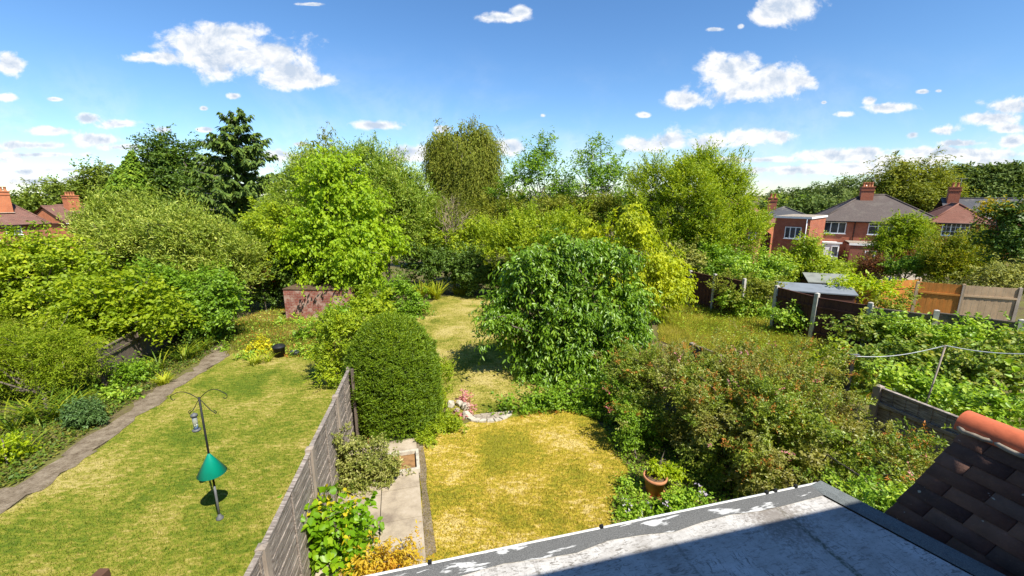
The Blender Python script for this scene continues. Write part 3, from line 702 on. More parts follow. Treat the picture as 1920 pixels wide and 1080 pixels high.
col = mixc(t, mth(t, 'MULTIPLY', ramp(t, n3, [(0,0,0), (1,1,1)], [.62, .68]), .5), col, (.05,.05,.05)); bsdf(t, o, col, .9, .2, n2, .6, .006); M['greyfelt'] = m
m, t, o = newmat('bare_grey_felt'); ps = pos(t); n2 = noise(t, ps, 150, 3, .8); n3 = noise(t, ps, 9, 6, .7)
col = ramp(t, n2, [(.075,.085,.085), (.14,.155,.15), (.24,.25,.24)], [.3, .5, .72]); col = mixc(t, ramp(t, n3, [(0,0,0), (.6,.6,.6)], [.5, .66]), col, (.085,.09,.085)); bsdf(t, o, col, .9, .2, n2, .6, .006); M['barefelt'] = m
C0 = PZ(1538,905,ZR); cn = float(C0@HN); ct = float(C0@HT); sk = .28
def edge_t(n): return ct+(cn-n)*sk
FR = MB(); FR.prism([HW(-7,-.2,ZR-.12), HW(edge_t(-.2)-.13,-.2,ZR-.12), HW(edge_t(cn)-.14,cn-.10,ZR-.12), HW(-7,cn-.10,ZR-.12)], (0,0,.115)); fr = FR.build('flat_roof', M['felt'], own)
mb = MB(); nn_ = 40
# front felt strip with a slightly ragged inner edge, then the right-hand kerb
for i in range(nn_):
    t0 = -7+(ct+7)*i/nn_; t1 = -7+(ct+7)*(i+1)/nn_; j0 = .14+.018*math.sin(i*1.7)+.01*math.sin(i*4.1); j1 = .14+.018*math.sin((i+1)*1.7)+.01*math.sin((i+1)*4.1)
    if i == nn_-1: t1 = ct
    mb.poly([HW(t0,cn-j0,ZR+.001), HW(t1,cn-j1,ZR+.001), HW(t1,cn-.02,ZR+.012), HW(t0,cn-.02,ZR+.012)]); mb.poly([HW(t0,cn-.02,ZR+.012), HW(t1,cn-.02,ZR+.012), HW(t1,cn,ZR-.005), HW(t0,cn,ZR-.005)])
    mb.poly([HW(t0,cn,ZR-.005), HW(t1,cn,ZR-.005), HW(t1,cn,ZR-.14), HW(t0,cn,ZR-.14)])
mb.build('front_flashing', M['greyfelt'], own)
mb = MB(); a0, a1 = HW(edge_t(cn)-.15,cn-.02,ZR+.004), HW(edge_t(-.2)-.15,-.2,ZR+.004); b0, b1 = HW(edge_t(cn),cn,ZR+.004), HW(edge_t(-.2),-.2,ZR+.004)
mb.add([a0,a1,a0+UPZ*.018+HT*.05,a1+UPZ*.018+HT*.05,b0+UPZ*.018,b1+UPZ*.018,b0-UPZ*.16,b1-UPZ*.16], [(0,1,3,2),(2,3,5,4),(4,5,7,6),(0,2,4,6)]); mb.build('side_flashing', M['barefelt'], own)
mb = MB(); mb.tube([HW(-7,cn+.012,ZR-.012), HW(ct-.02,cn+.012,ZR-.012)], .011, 6); mb.build('drip_edge', plain('pale_trim', (.58,.58,.55), .6, .4, var=.1), own)
for px_ in (806, 1127, 1436, 1452, 1490):
    b = PZ(px_, 1080-(px_-680)*.2083, ZR); tt = float(b@HT); mb = MB(); mb.box(HW(tt,cn+.012,ZR+.004), (.026,.022,.02), (HT,HN,UPZ)); mb.tube([HW(tt-.012,cn+.012,ZR+.012), HW(tt+.012,cn+.012,ZR+.02)], .005, 6); mb.build('clip', M['black'], own)

# tiled lean-to roof on the right
T = thing('tiled_extension', HW(4.5,1,0), 'small pitched roof of dark brown plain tiles under an orange half-round ridge tile', 'tiled roof')
E = PZ(1662,962,2.6); en = float(E@HN); Rr = None
a, b = ray(1825,790); k = a*HN[0]+HN[1]; Yr = en/k; Rp = np.array((a*Yr, Yr, H-b*Yr)); dn = E-Rp; SL = np.linalg.norm(dn); ds = dn/SL; rn_ = -HN; tn = np.cross(rn_, ds); tn = tn*np.sign(tn[2])
rows = 10; gauge = SL/9.2; V = []; Rn = []; Fq = []
for i in range(rows):
    off = (.19 if i % 2 else 0)+rng.uniform(-.006,.006)
    for j in range(-1, 8):
        q0 = j*.381+off+.003; q1_ = q0+.375
        if q1_ < .02: continue
        q0 = max(q0, rng.uniform(-.01,.008)); lift = rng.uniform(0,.005); dwn = rng.uniform(-.004,.004); s0 = max(gauge*i-.05, .0); s1 = gauge*(i+1)+.012+dwn
        sk_ = rng.uniform(-.004,.004)
        def tp(s, q, h): return Rp+ds*s+rn_*q+tn*h
        vs = [tp(s0,q0,.0+.004), tp(s0,q1_,.004), tp(s1+sk_,q1_,.020+lift), tp(s1-sk_,q0,.020+lift), tp(s0,q0,-.010), tp(s0,q1_,-.010), tp(s1+sk_,q1_,.006+lift), tp(s1-sk_,q0,.006+lift)]
        o_ = len(V); V += vs; fs = [(0,1,2,3),(3,2,6,7),(2,1,5,6),(0,3,7,4)]; Fq += [[x+o_ for x in f] for f in fs]; Rn += [rng.random()]*4
m, t, o = newmat('plain_tiles'); at = nd(t, 'ShaderNodeAttribute', attribute_name='rnd'); ps = pos(t); n = noise(t, ps, 7, 7, .7); n2 = noise(t, ps, 60, 4, .7); n3 = noise(t, ps, 16, 2, .4)
col = ramp(t, at.outputs['Fac'], [(.085,.05,.042), (.14,.072,.05), (.18,.095,.068), (.11,.075,.066), (.23,.11,.07)], [0,.3,.6,.8,1]); col = mixc(t, .8, col, ramp(t, n, [(.55,.55,.55), (1.2,1.15,1.1)], [.3,.7]), 'MULTIPLY')
col = mixc(t, ramp(t, n3, [(0,0,0), (.8,.8,.8)], [.715,.735]), col, (.42,.38,.32)); col = mixc(t, mth(t, 'MULTIPLY', ramp(t, n2, [(0,0,0), (1,1,1)], [.62,.72]), .35), col, (.28,.22,.15))
bsdf(t, o, col, .85, .25, n2, .5, .006); M['plaintile'] = m
meshnp('roof_tiles', np.array(V), np.array(Fq), m, T, np.array(Rn))
mb = MB(); mb.poly([Rp-tn*.03, Rp+rn_*2.9-tn*.03, Rp+rn_*2.9+ds*SL-tn*.03, Rp+ds*SL-tn*.03][::-1]); dso = ds*np.array((-1,-1,1)); mb.poly([Rp-tn*.03, Rp+dso*SL-UPZ*.03, Rp+dso*SL+rn_*2.9-UPZ*.03, Rp+rn_*2.9-tn*.03]); mb.build('roof_deck', M['tilebrown'], T)
W0 = Rp+ds*(SL-.12); W1 = Rp+dso*(SL-.12); mb = MB()
mb.prism([W0-HN*.08-UPZ*.03, W1-HN*.08-UPZ*.03, np.array((*(W1-HN*.08)[:2],0)), np.array((*(W0-HN*.08)[:2],0))], -HN*2.5); mb.prism([Rp-HN*.08-UPZ*.05, W1-HN*.08-UPZ*.031, W0-HN*.08-UPZ*.031], -HN*2.5); mb.build('wall', M['brick'], T)
for j in range(6):
    mb = MB(); q0 = -.05+j*.452; vs = []; K = 14; ro, ri = .125, .108; c = Rp-UPZ*.055
    for q in (q0, q0+.446):
        for r in (ro, ri):
            for i in range(K+1):
                an = math.pi*(-.06+1.12*i/K); vs.append(c+rn_*q+HT*r*math.cos(an)+UPZ*r*1.02*math.sin(an))
    o1, i1, o2, i2 = 0, K+1, 2*K+2, 3*K+3; fs = []
    for i in range(K): fs += [(o1+i,o1+i+1,o2+i+1,o2+i), (i1+i+1,i1+i,i2+i,i2+i+1), (o1+i+1,o1+i,i1+i,i1+i+1), (o2+i,o2+i+1,i2+i+1,i2+i)]
    mb.add(vs, fs, True); oo = mb.build('ridge_tile', M['ridge'], T)
    sm_ = oo.modifiers.new('edge', 'EDGE_SPLIT'); sm_.split_angle = math.radians(40)
mb = MB(); rag = [Rp+rn_*q-HT*(.115+.02*math.sin(q*23)+.012*math.sin(q*51))-UPZ*(.075+.0) +tn*.028 for q in np.linspace(-.02,2.7,50)]; mb.tube(rag, .02, 6); mb.build('mortar_bed', M['stone2'], T)

# ------------------------------------------------------------------ fences
def fence(name, label, pts, hz, mat, postmat, kind='lap', post=.1, posth=.06, group=None, boards=13, thick=.03, rail=None):
    """pts = post feet (x, y); hz = heights of panel above the ground"""
    pts = [np.array(p[:2], float) for p in pts]
    T = thing(name, (*pts[0], float(ground(*pts[0]))), label, 'fence', group)
    hz = hz if hasattr(hz, '__len__') else [hz]*(len(pts)-1)
    for i, (a, b) in enumerate(zip(pts[:-1], pts[1:])):
        d = b-a; ln = np.linalg.norm(d); e = np.array((*(d/ln), 0)); q = np.cross(e, UPZ); z0 = float(min(ground(*a), ground(*b))); mb = MB(); c = np.array((*(a+b)/2, 0))
        L0 = ln-post*.9; h = hz[i]
        if kind == 'lap':
            bh = h/boards*1.25
            for k in range(boards):
                z = z0+.05+(k+.5)*(h-.05)/boards; tl = .012
                mb.box(c+UPZ*(z+rng.uniform(-.004,.004))+q*(.004*(k % 2)), (L0, .012, bh), (e+UPZ*rng.uniform(-.009,.009), q*math.cos(.05)-UPZ*math.sin(.05), UPZ*math.cos(.05)+q*math.sin(.05)))
            for f in (-.46, 0, .46):
                for sd in (-1, 1): mb.box(c+e*L0*f+q*sd*.022+UPZ*(z0+h*.5+.03), (.04,.016,h-.02), (e,q,UPZ))
            mb.box(c+UPZ*(z0+h+.03), (L0,.06,.025), (e,q,UPZ))
        else:
            k = max(4, int(L0/.1)); bw = L0/k
            for j in range(k):
                mb.box(c+e*((j+.5)*bw-L0/2)+UPZ*(z0+.04+h/2+rng.uniform(-.006,.006))+q*(.004 if j % 2 else -.004), (bw*1.06,.016,h-.04), (e+q*.06,q-e*.06,UPZ))
            for f in (.2, .8): mb.box(c+q*.035+UPZ*(z0+h*f), (L0,.035,.07), (e,q,UPZ))
            for f in (.2, .8): mb.box(c-q*.035+UPZ*(z0+h*f), (L0,.035,.07), (e,q,UPZ))
            if kind == 'capped': mb.box(c+UPZ*(z0+h+.03), (L0,.07,.03), (e,q,UPZ))
        mb.build('panel', mat, T)
        if kind == 'closeboard' and rail:
            mb = MB(); mb.box(c+UPZ*(z0+.1), (L0,.05,.2), (e,q,UPZ)); mb.build('gravel_board', rail, T)
    for i, a in enumerate(pts):
        h = max(hz[max(0, i-1)], hz[min(i, len(hz)-1)])+posth; z0 = float(ground(*a)); mb = MB(); d = pts[min(i+1, len(pts)-1)]-pts[max(i-1, 0)]; e = np.array((*(d/np.linalg.norm(d)), 0)); q = np.cross(e, UPZ)
        p = np.array((*a, z0)); mb.box(p+UPZ*(h/2-.05), (post,post,h+.1), (e,q,UPZ)); tp = p+UPZ*(h+.001)
        hh = post/2; mb.add([tp-e*hh-q*hh, tp+e*hh-q*hh, tp+e*hh+q*hh, tp-e*hh+q*hh, tp+UPZ*post*.22], [(0,1,4),(1,2,4),(2,3,4),(3,0,4)])
        mb.build('post', postmat, T)
    return T
fence('garden_fence', 'weathered grey lap fence with wooden posts between the lawn and the paved path', [(-2.38,2.1), (-2.62,3.72), (-2.93,5.45), (-3.21,7.05), (-3.45,8.35)], [1.58,1.58,1.6,1.62], M['fencegrey'], M['postwood'], 'lap', .10, .05, boards=10)
T = thing('fence_rail_post', (-3.3,8.15,0), 'thin dark upright post against the left side of the clipped yew', 'post'); pz = P(660,692,8.15); mb = MB(); mb.box((pz[0],8.15,pz[2]/2), (.05,.05,pz[2])); mb.build('post', M['fencelow'], T)
fence('boundary_fence', 'old brown boarded fence half hidden under the left hedge', [(-11.45,11.0), (-11.95,12.8), (-12.45,14.6), (-12.9,16.4), (-13.3,18.2)], [1.05]*4, M['fencelow'], M['fencelow'], 'capped', .09, .04)
f1 = [P(1275,508,22.8), P(1295,512,21.6), P(1341,517,20.2), P(1396,526,18.6), P(1455,539,16.9)]
fence('panel_fence', 'dark brown board fence with pale concrete posts behind the meadow, left run', f1[:4], [float(p[2]-ground(p[0],p[1])) for p in f1[1:4]], M['fencebrown'], M['concpost'], 'capped', .12, .08)
f2 = [P(1396,529,18.5), P(1457,540,16.8), P(1532,555,15.1), P(1632,573,13.9)]
fence('panel_fence', 'dark brown board fence with pale concrete posts in front of the grey shed roofs', f2[1:], [float(p[2]-ground(p[0],p[1])) for p in f2[2:]], M['fencebrown'], M['concpost'], 'capped', .13, .1)
f3 = [P(1632,583,13.9), P(1755,592,12.9), P(1915,606,11.8)]
fence('panel_fence', 'low dark fence run with pale concrete posts overgrown by brambles at the right edge', f3, [float(p[2]-ground(p[0],p[1])) for p in f3[1:]], M['fencelow'], M['concpost'], 'capped', .13, .1)
f4 = [P(1545,547,20.5), P(1575,549,20), P(1650,536,19.2), P(1725,525,19.6)]
fence('orange_fence', 'bright orange board fence beside the yellow ivy', f4, [float(p[2]-ground(p[0],p[1])) for p in f4[1:]], M['fenceorange'], M['fencefade'], 'closeboard', .09, .08)
f5 = [P(1722,527,16.9), P(1808,534,16.2)]; f6 = [P(1808,534,16.2), P(1914,541,15.6)]
fence('orange_fence', 'rust orange fence panel left of the faded grey panel', f5, [float(p[2]-ground(p[0],p[1])) for p in f5[1:]], M['fenceorange'], M['fencefade'], 'closeboard', .1, .02)
fence('faded_fence', 'faded tan and grey fence panel at the right edge under the blue green hedge', f6, [float(p[2]-ground(p[0],p[1])) for p in f6[1:]], M['fencefade'], M['postwood'], 'closeboard', .1, .02, rail=M['concpost'])
f7 = [P(1300,632,12.3), P(1388,662,10.9), P(1450,664,9.9)]
fence('garden_fence', 'low dark old fence top showing between the meadow and the flowering hedge', f7, [.75, .55], M['fencelow'], M['postwood'], 'capped', .14, .07)
f8 = [P(1648,728,7.8), P(1830,795,6.4), P(1990,870,5.3)]
fence('garden_fence', 'grey timber fence with a pale top rail beside the orange ridge tile', f8, [float(p[2]) for p in f8[1:]], M['fencegrey'], M['postwood'], 'capped', .13, .06)

# ------------------------------------------------------------------ bird feeder, bins, pots, stones, washing line
b0 = G(413,975); Yb = b0[1]; bx = b0[0]
T = thing('bird_feeder', b0, 'black bird feeding pole with curled hooks and a green squirrel cone on the lawn', 'bird feeder')
zt = P(373,745,Yb)[2]; lean = np.array((P(373,745,Yb)[0]-bx, 0, 0))
def bp(z): return np.array((bx, Yb, 0))+lean*(z/zt)+UPZ*z
mb = MB(); mb.tube([bp(.62), bp(zt)], .0155, 8); mb.build('pole', M['black'], T)
mb = MB(); mb.tube([bp(0), bp(.62)], .018, 8); mb.lathe(bp(0)+UPZ*.0, [(.055,.0),(.055,.02),(.03,.05),(.018,.09)], 12); mb.build('ground_socket', M['iron'], T)
zc_ = P(396,852,Yb)[2]; mb = MB(); prof = [(.014,zc_+.02),(.205,zc_-.33),(.2,zc_-.335),(.012,zc_+.012)]; o_ = bp(zc_-.1); mb.lathe((o_[0],o_[1],0), prof, 40); mb.build('squirrel_cone', M['green'], T)
for sgn, w_, up_, small in ((-1,.40,.16,0), (1,.40,.22,0), (-1,.17,0,1), (1,.20,0,1)):
    pts = []; a0 = bp(zt-.03)
    if not small:
        for q in np.linspace(0,1,16): pts.append(a0+np.array((sgn*w_*q, 0, up_*math.sin(q*2.5)*.75)))
        e = pts[-1]; pts += [e+np.array((sgn*(.035*math.sin(q)), 0, -.045*(1-math.cos(q)))) for q in np.linspace(.3,4.2,9)]
    else:
        for q in np.linspace(0,1,10): pts.append(a0+np.array((sgn*w_*q**.8, 0, -.16*math.sin(q*1.6)-.06*q)))
        e = pts[-1]; pts += [e+np.array((sgn*.03*math.sin(q), 0, .03*(1-math.cos(q))-.03)) for q in np.linspace(.4,3.4,7)]
    mb = MB(); mb.tube(pts, .0055, 6); mb.build('hook', M['black'], T)
hp_ = P(366,792,Yb); top_ = bp(zt-.03)+np.array((-.17,0,-.19))
T2 = thing('seed_feeder', hp_, 'clear tube seed feeder hanging from a hook of the feeding pole', 'seed feeder')
m, t, o = newmat('clear_tube'); g = nd(t, 'ShaderNodeBsdfPrincipled'); g.inputs['Base Color'].default_value = (.75,.78,.76,1); g.inputs['Roughness'].default_value = .12; g.inputs['Transmission Weight'].default_value = .75; t.links.new(g.outputs[0], o.inputs[0])
zf = hp_[2]; xf = hp_[0]; mb = MB(); mb.lathe((xf,Yb,0), [(.0,zf-.11),(.034,zf-.11),(.034,zf+.11),(0,zf+.11)], 16); mb.build('tube', m, T2)
mb = MB(); mb.lathe((xf,Yb,0), [(0,zf+.105),(.05,zf+.105),(.045,zf+.135),(.012,zf+.16),(0,zf+.16)], 16); mb.tube([(xf,Yb,zf+.15), (xf+.01,Yb,zf+.25), top_], .003, 5); mb.build('lid', M['iron'], T2)
mb = MB(); mb.lathe((xf,Yb,0), [(0,zf-.15),(.055,zf-.145),(.06,zf-.12),(.03,zf-.105),(0,zf-.105)], 16); mb.build('tray', M['iron'], T2)
def lathe_thing(name, label, cat, at, parts, group=None):
    T = thing(name, at, label, cat, group)
    for nm, prof, mat in parts: mb = MB(); mb.lathe(at, prof, 28); mb.build(nm, mat, T)
    return T
bb = G(525,669)
lathe_thing('compost_bin', 'round black lidded bin standing at the far edge of the left lawn', 'bin', bb, [('body', [(0,.0),(.15,.0),(.185,.33),(.2,.34),(.2,.37),(.18,.37),(.17,.3)], M['black']), ('lid', [(.205,.355),(.205,.375),(.15,.42),(.06,.435),(.045,.46),(0,.465)], M['black'])])
lathe_thing('plastic_tub', 'small dark grey tub lying low right of the black lidded bin', 'tub', G(554,666), [('body', [(0,0),(.12,0),(.15,.13),(.16,.15),(.14,.15),(.12,.05),(0,.05)], M['iron'])])
pp_ = G(1226,925)
T = lathe_thing('plant_pot', 'large terracotta pot holding a lemon green shrub by the flat roof edge', 'pot', pp_, [('pot', [(0,.02),(.135,.02),(.185,.30),(.205,.31),(.21,.36),(.185,.365),(.175,.30),(.0,.29)], M['terracotta']), ('saucer', [(0,0),(.18,0),(.2,.035),(.17,.035),(.15,.018),(0,.018)], M['terracotta']), ('compost', [(0,.315),(.1,.318),(.178,.305)], M['soil'])])
cst = G(918,784)
T = thing('stone_step', cst, 'half round step of crazy paving edged with pale stone between the two lawns', 'stone step')
mb = MB(); R_ = .58; ex = np.array((.985,.17,0)); ey = np.array((-.17,.985,0)); bse = cst+ey*.18
for i in range(9):
    a0 = math.pi+math.pi*i/9+.03; a1 = math.pi+math.pi*(i+1)/9-.03; ring = [(R_*.72,a0),(R_*rng.uniform(.97,1.05),a0),(R_*rng.uniform(.97,1.05),a1),(R_*.72,a1)]
    mb.prism([bse+ex*r*math.cos(a)+ey*r*.72*math.sin(a)+UPZ*-.02 for r, a in ring], (0,0,.075+rng.uniform(-.006,.008)))
mb.build('edging', M['stone'], T, .006)
mb = MB()
for i in range(5):
    for r0, r1 in ((.05,.38),(.40,.69)):
        j = .12*(r0 > .3); a0 = math.pi+math.pi*(i+j)/5+.03; a1 = math.pi+math.pi*min(i+1+j,5)/5-.03
        mb.prism([bse+ex*R_*r*math.cos(a)+ey*R_*.72*r*math.sin(a)+UPZ*-.02 for r, a in ((r0,a0),(r1,a0),(r1,a1),(r0,a1))], (0,0,.068+rng.uniform(-.004,.004)))
mb.build('paving', M['stone2'], T, .006)
def rock(mb, c, s):
    d = rdir(40); import bmesh
    bm = bmesh.new()
    for q in d: bm.verts.new(tuple(np.array(c)+q*np.array(s)*(.75+.3*rng.random())))
    r = bmesh.ops.convex_hull(bm, input=bm.verts[:]); bm.verts.index_update()
    mb.add([v.co[:] for v in bm.verts], [tuple(v.index for v in f.verts) for f in bm.faces]); bm.free()
for i, (px_, py_, s, lab) in enumerate([(846,764,.13,'round pale rock, leftmost of the rockery beside the pink flowers'), (862,762,.12,'mid sized pale rock at the back of the rockery'), (873,768,.14,'largest pale rock on the right of the rockery'), (874,783,.12,'low pale rock at the front right of the rockery'), (856,774,.09,'small grey rock in the middle of the rockery')]):
    g = G(px_, py_); T = thing('rock', g, lab, 'rock', 'rockery stones by the stone step'); mb = MB(); rock(mb, g+UPZ*s*.6, (s,s*.8,s)); mb.build('boulder', M['stone'] if i != 4 else M['stone2'], T, .01)
w0 = P(1598,668,9.0); w1 = P(1773,648,8.2); w2 = P(1960,664,6.8)
T = thing('washing_line_post', (w0[0],9.0,0), 'short dark post holding the left end of the washing line', 'post'); mb = MB(); mb.box((w0[0],9.0,w0[2]/2-.02), (.09,.09,w0[2]+.04)); mb.build('post', M['black'], T, .008); mb = MB(); mb.box((w0[0]+.05,9.0,w0[2]+.02), (.2,.07,.06)); mb.build('bracket', M['iron'], T, .006)
T = thing('washing_line_prop', (w1[0]-.1,8.2,0), 'thin wooden prop holding up the washing line over the brambles', 'prop'); mb = MB(); mb.tube([(w1[0]-.2,8.2,0), w1+UPZ*.01], .017, 7); mb.build('prop', M['postwood'], T)
T = thing('washing_line', w0, 'pale washing line strung above the brambles from post to prop', 'washing line'); mb = MB(); cv = [w0+(w1-w0)*q-UPZ*.10*math.sin(math.pi*q) for q in np.linspace(0,1,14)]+[w1+(w2-w1)*q-UPZ*.06*math.sin(math.pi*q) for q in np.linspace(.08,1,12)]; mb.tube(cv, .0085, 5); mb.build('line', M['white'], T)

# ------------------------------------------------------------------ sheds
sA = G(537,597); sB_ = P(655,590,sA[1]-.15); e = np.array((*(sB_-sA)[:2],0)); SLn = np.linalg.norm(e); e /= SLn; q = np.array((-e[1],e[0],0)); zt = P(535,543,sA[1])[2]; zg = float(ground(*sA[:2]))-.2
T = thing('brick_shed', sA, 'low red brick shed with flaking whitewash beneath the bright green tree', 'shed')
mb = MB(); mb.prism([np.array((*p[:2],zg)) for p in (sA, sA+e*SLn, sA+e*SLn+q*2, sA+q*2)], (0,0,zt-zg)); mb.build('wall', M['brickwash'], T)
mb = MB(); c_ = sA+e*SLn/2+q*1.0; mb.box((c_[0],c_[1],zt+.02), (SLn+.04,2.06,.04), (e,q,UPZ)); mb.build('roof', M['soil'], T, .005)
def slab_shed(label, p0, Y, w_, d_, hh, yaw, rise, mat):
    p = P(*p0, Y); T = thing('shed', (p[0],p[1],float(ground(p[0],p[1]))), label, 'shed', None); e = np.array((math.cos(yaw),math.sin(yaw),0)); q = np.array((-e[1],e[0],0)); gz = float(ground(p[0],p[1]))-.3
    mb = MB(); mb.prism([np.array((*(p+e*.08+q*.08)[:2],gz)), np.array((*(p+e*(w_-.08)+q*.08)[:2],gz)), np.array((*(p+e*(w_-.08)+q*(d_-.08))[:2],gz)), np.array((*(p+e*.08+q*(d_-.08))[:2],gz))], (0,0,p[2]-gz-.04)); mb.build('wall', M['fencebrown'], T)
    mb = MB(); mb.prism([p, p+e*w_, p+e*w_+q*d_*.5+UPZ*rise, p+q*d_*.5+UPZ*rise], (0,0,.05)); mb.prism([p+q*d_*.502+UPZ*rise, p+e*w_+q*d_*.502+UPZ*rise, p+e*w_+q*d_, p+q*d_], (0,0,.05)); mb.build('roof', mat, T)
m1 = plain('grey_roof_felt', (.20,.21,.19), .9, .1, var=.12, scale=3); m2 = plain('blue_grey_roof', (.17,.19,.21), .8, .2, var=.1, scale=3)
slab_shed('shed with a pale grey felt roof behind the yellow ivy', (1515,530), 22.5, 2.2, 2.2, 1.9, math.radians(-18), .34, m1)
slab_shed('shed with a smooth blue grey roof just behind the dark fence', (1462,545), 18.6, 2.9, 1.9, 1.7, math.radians(-22), .2, m2)

# ------------------------------------------------------------------ houses
class House:
    def __init__(s, name, A, yaw, label, cat='house', group=None):
        s.A = np.array((A[0], A[1], 0)); s.ex = np.array((math.cos(yaw), math.sin(yaw), 0)); s.ey = np.array((-math.sin(yaw), math.cos(yaw), 0))
        s.g = float(ground(A[0], A[1]))-.5; s.T = thing(name, (A[0], A[1], s.g), label, cat, group)
    def w(s, x, y, z): return s.A+s.ex*x+s.ey*y+UPZ*z
    def block(s, x0, x1, y0, y1, z0, z1, mat, name='wall'):
        mb = MB(); mb.prism([s.w(x0,y0,z0), s.w(x1,y0,z0), s.w(x1,y1,z0), s.w(x0,y1,z0)], (0,0,z1-z0)); return mb.build(name, mat, s.T)
    def hip(s, x0, x1, y0, y1, ze, zr, mat, ov=.35, hipx=None, along='x', gable=False, soffit=True):
        x0 -= ov; x1 += ov; y0 -= ov; y1 += ov; cx, cy_ = (x0+x1)/2, (y0+y1)/2; mb = MB()
        if along == 'x':
            hx = 0 if gable else (hipx if hipx is not None else min((y1-y0)/2, (x1-x0)/2-.05)); r0, r1 = (x0+hx,cy_), (x1-hx,cy_)
            a, b, c, d, p, q = [s.w(x,y,z) for x, y, z in ((x0,y0,ze),(x1,y0,ze),(x1,y1,ze),(x0,y1,ze),(*r0,zr),(*r1,zr))]; fs = [(a,b,q,p),(c,d,p,q)]+([] if gable else [(b,c,q),(d,a,p)])
        else:
            hy = 0 if gable else (hipx if hipx is not None else min((x1-x0)/2, (y1-y0)/2-.05)); r0, r1 = (cx,y0+hy), (cx,y1-hy)
            a, b, c, d, p, q = [s.w(x,y,z) for x, y, z in ((x0,y0,ze),(x1,y0,ze),(x1,y1,ze),(x0,y1,ze),(*r0,zr),(*r1,zr))]; fs = [(b,c,q,p),(d,a,p,q)]+([] if gable else [(a,b,p),(c,d,q)])
        for f in fs: mb.poly(f)
        mb.poly([d-UPZ*.08, c-UPZ*.08, b-UPZ*.08, a-UPZ*.08])
        for i, j in ((a,b),(b,c),(c,d),(d,a)): mb.poly([i-UPZ*.08, j-UPZ*.08, j, i])
        o = mb.build('roof', mat, s.T); mb = MB()
        rp = [(p,q)]+([] if gable else [(a,p),(b,q if along == 'x' else p),(c,q),(d,p if along == 'x' else q)])
        for i, j in rp: mb.tube([i+UPZ*.03, j+UPZ*.03], .09, 6)
        mb.build('ridge_tiles', mat, o); mb = MB(); mb.tube([a+UPZ*-.06, b+UPZ*-.06], .06, 6); mb.build('gutter', M['white'] if gable else M['black'], o); return o
    def gablewall(s, x0, x1, y0, y1, ze, zr, mat, along='y'):
        for x in (x0, x1): mb = MB(); mb.prism([s.w(x,y0,ze), s.w(x,y1,ze), s.w(x,(y0+y1)/2,zr-.12)], s.ex*(.2 if x == x0 else -.2)); mb.build('gable', mat, s.T)
    def window(s, x0, x1, z0, z1, y=0, mull=2, transom=None, side=None, bars=False, name='window'):
        """side None = on the front face (normal -ey) at depth y"""
        mb = MB(); e, q = s.ex, s.ey; c = s.w((x0+x1)/2, y-.03, (z0+z1)/2); W, Hh = x1-x0, z1-z0; A = (e,q,UPZ); fw = .075
        for sg in (-1, 1): mb.box(c+e*sg*(W/2-fw/2), (fw,.08,Hh), A)
        for sg in (-1, 1): mb.box(c+UPZ*sg*(Hh/2-fw/2), (W-2*fw,.08,fw), A)
        for i in range(1, mull): mb.box(c+e*(W*i/mull-W/2), (.085,.078,Hh-2*fw), A)
        if transom: mb.box(c+UPZ*(Hh*transom-Hh/2), (W-2*fw,.076,.06), A)
        if bars:
            for i in range(mull):
                xc = W*(i+.5)/mull-W/2; mb.box(c+e*xc, (.03,.07,Hh-2*fw), A)
            for j in (1/3, 2/3): mb.box(c+UPZ*(Hh*j-Hh/2), (W-2*fw,.068,.03), A)
        mb.box(c-UPZ*(Hh/2+.03)-q*.04, (W+.1,.16,.06), A)
        o = mb.build(name, M['white'], s.T); mb = MB(); mb.box(c+q*.012, (W-.05,.02,Hh-.05), A); mb.build('pane', M['glass'], o); return o
    def chimney(s, x, y, z0, z1, wx=.9, wy=.6, pots=2, mat='brick', aerial=False):
        mb = MB(); A = (s.ex,s.ey,UPZ); c = s.w(x,y,0); mb.box(c+UPZ*(z0+z1)/2, (wx,wy,z1-z0), A); mb.box(c+UPZ*(z1-.30), (wx+.12,wy+.12,.12), A); mb.box(c+UPZ*(z1+.05), (wx+.14,wy+.14,.10), A)
        o = mb.build('chimney', M[mat], s.T)
        for i in range(pots):
            mb = MB(); xx = (i-(pots-1)/2)*wx/max(pots,1)*.85; mb.lathe(s.w(x+xx,y,z1+.1), [(.14,0),(.12,.1),(.115,.42),(.15,.45),(.15,.5),(.10,.5),(.1,.1)], 12); mb.build('chimney_pot', M['terracotta'], o)
        mb = MB(); mb.box(s.w(x,y-wy/2-.1,z0+.62*(z1-z0)*.3), (wx+.2,.2,.04), (s.ex,s.ey*.9-UPZ*.43,UPZ*.9+s.ey*.43))
        mb.build('lead_flashing', M['stone'], o)
        if aerial:
            mb = MB(); mb.tube([s.w(x+wx*.4,y,z1-.3), s.w(x+wx*.4,y,z1+1.1)], .03, 5); mb.tube([s.w(x+wx*.4-.9,y,z1+1.0), s.w(x+wx*.4+.5,y,z1+1.05)], .02, 5)
            for k in range(6): mb.tube([s.w(x+wx*.4-.8+k*.22,y-.22,z1+1.01), s.w(x+wx*.4-.8+k*.22,y+.22,z1+1.01)], .012, 4)
            mb.build('aerial', M['iron'], o)
    def pipe(s, x, z0, z1, y=0, mat='black'): mb = MB(); mb.tube([s.w(x,y-.07,z0), s.w(x,y-.07,z1)], .045, 6); mb.build('downpipe', M[mat], s.T)
    def bar(s, x0, x1, y, z, h, d, mat, name='fascia'): mb = MB(); mb.box(s.w((x0+x1)/2,y,z), (x1-x0,d,h), (s.ex,s.ey,UPZ)); mb.build(name, M[mat], s.T)
h = House('brick_house', (35.6,49), math.radians(-29), 'red brick house with a large grey hipped roof and a red chimney')
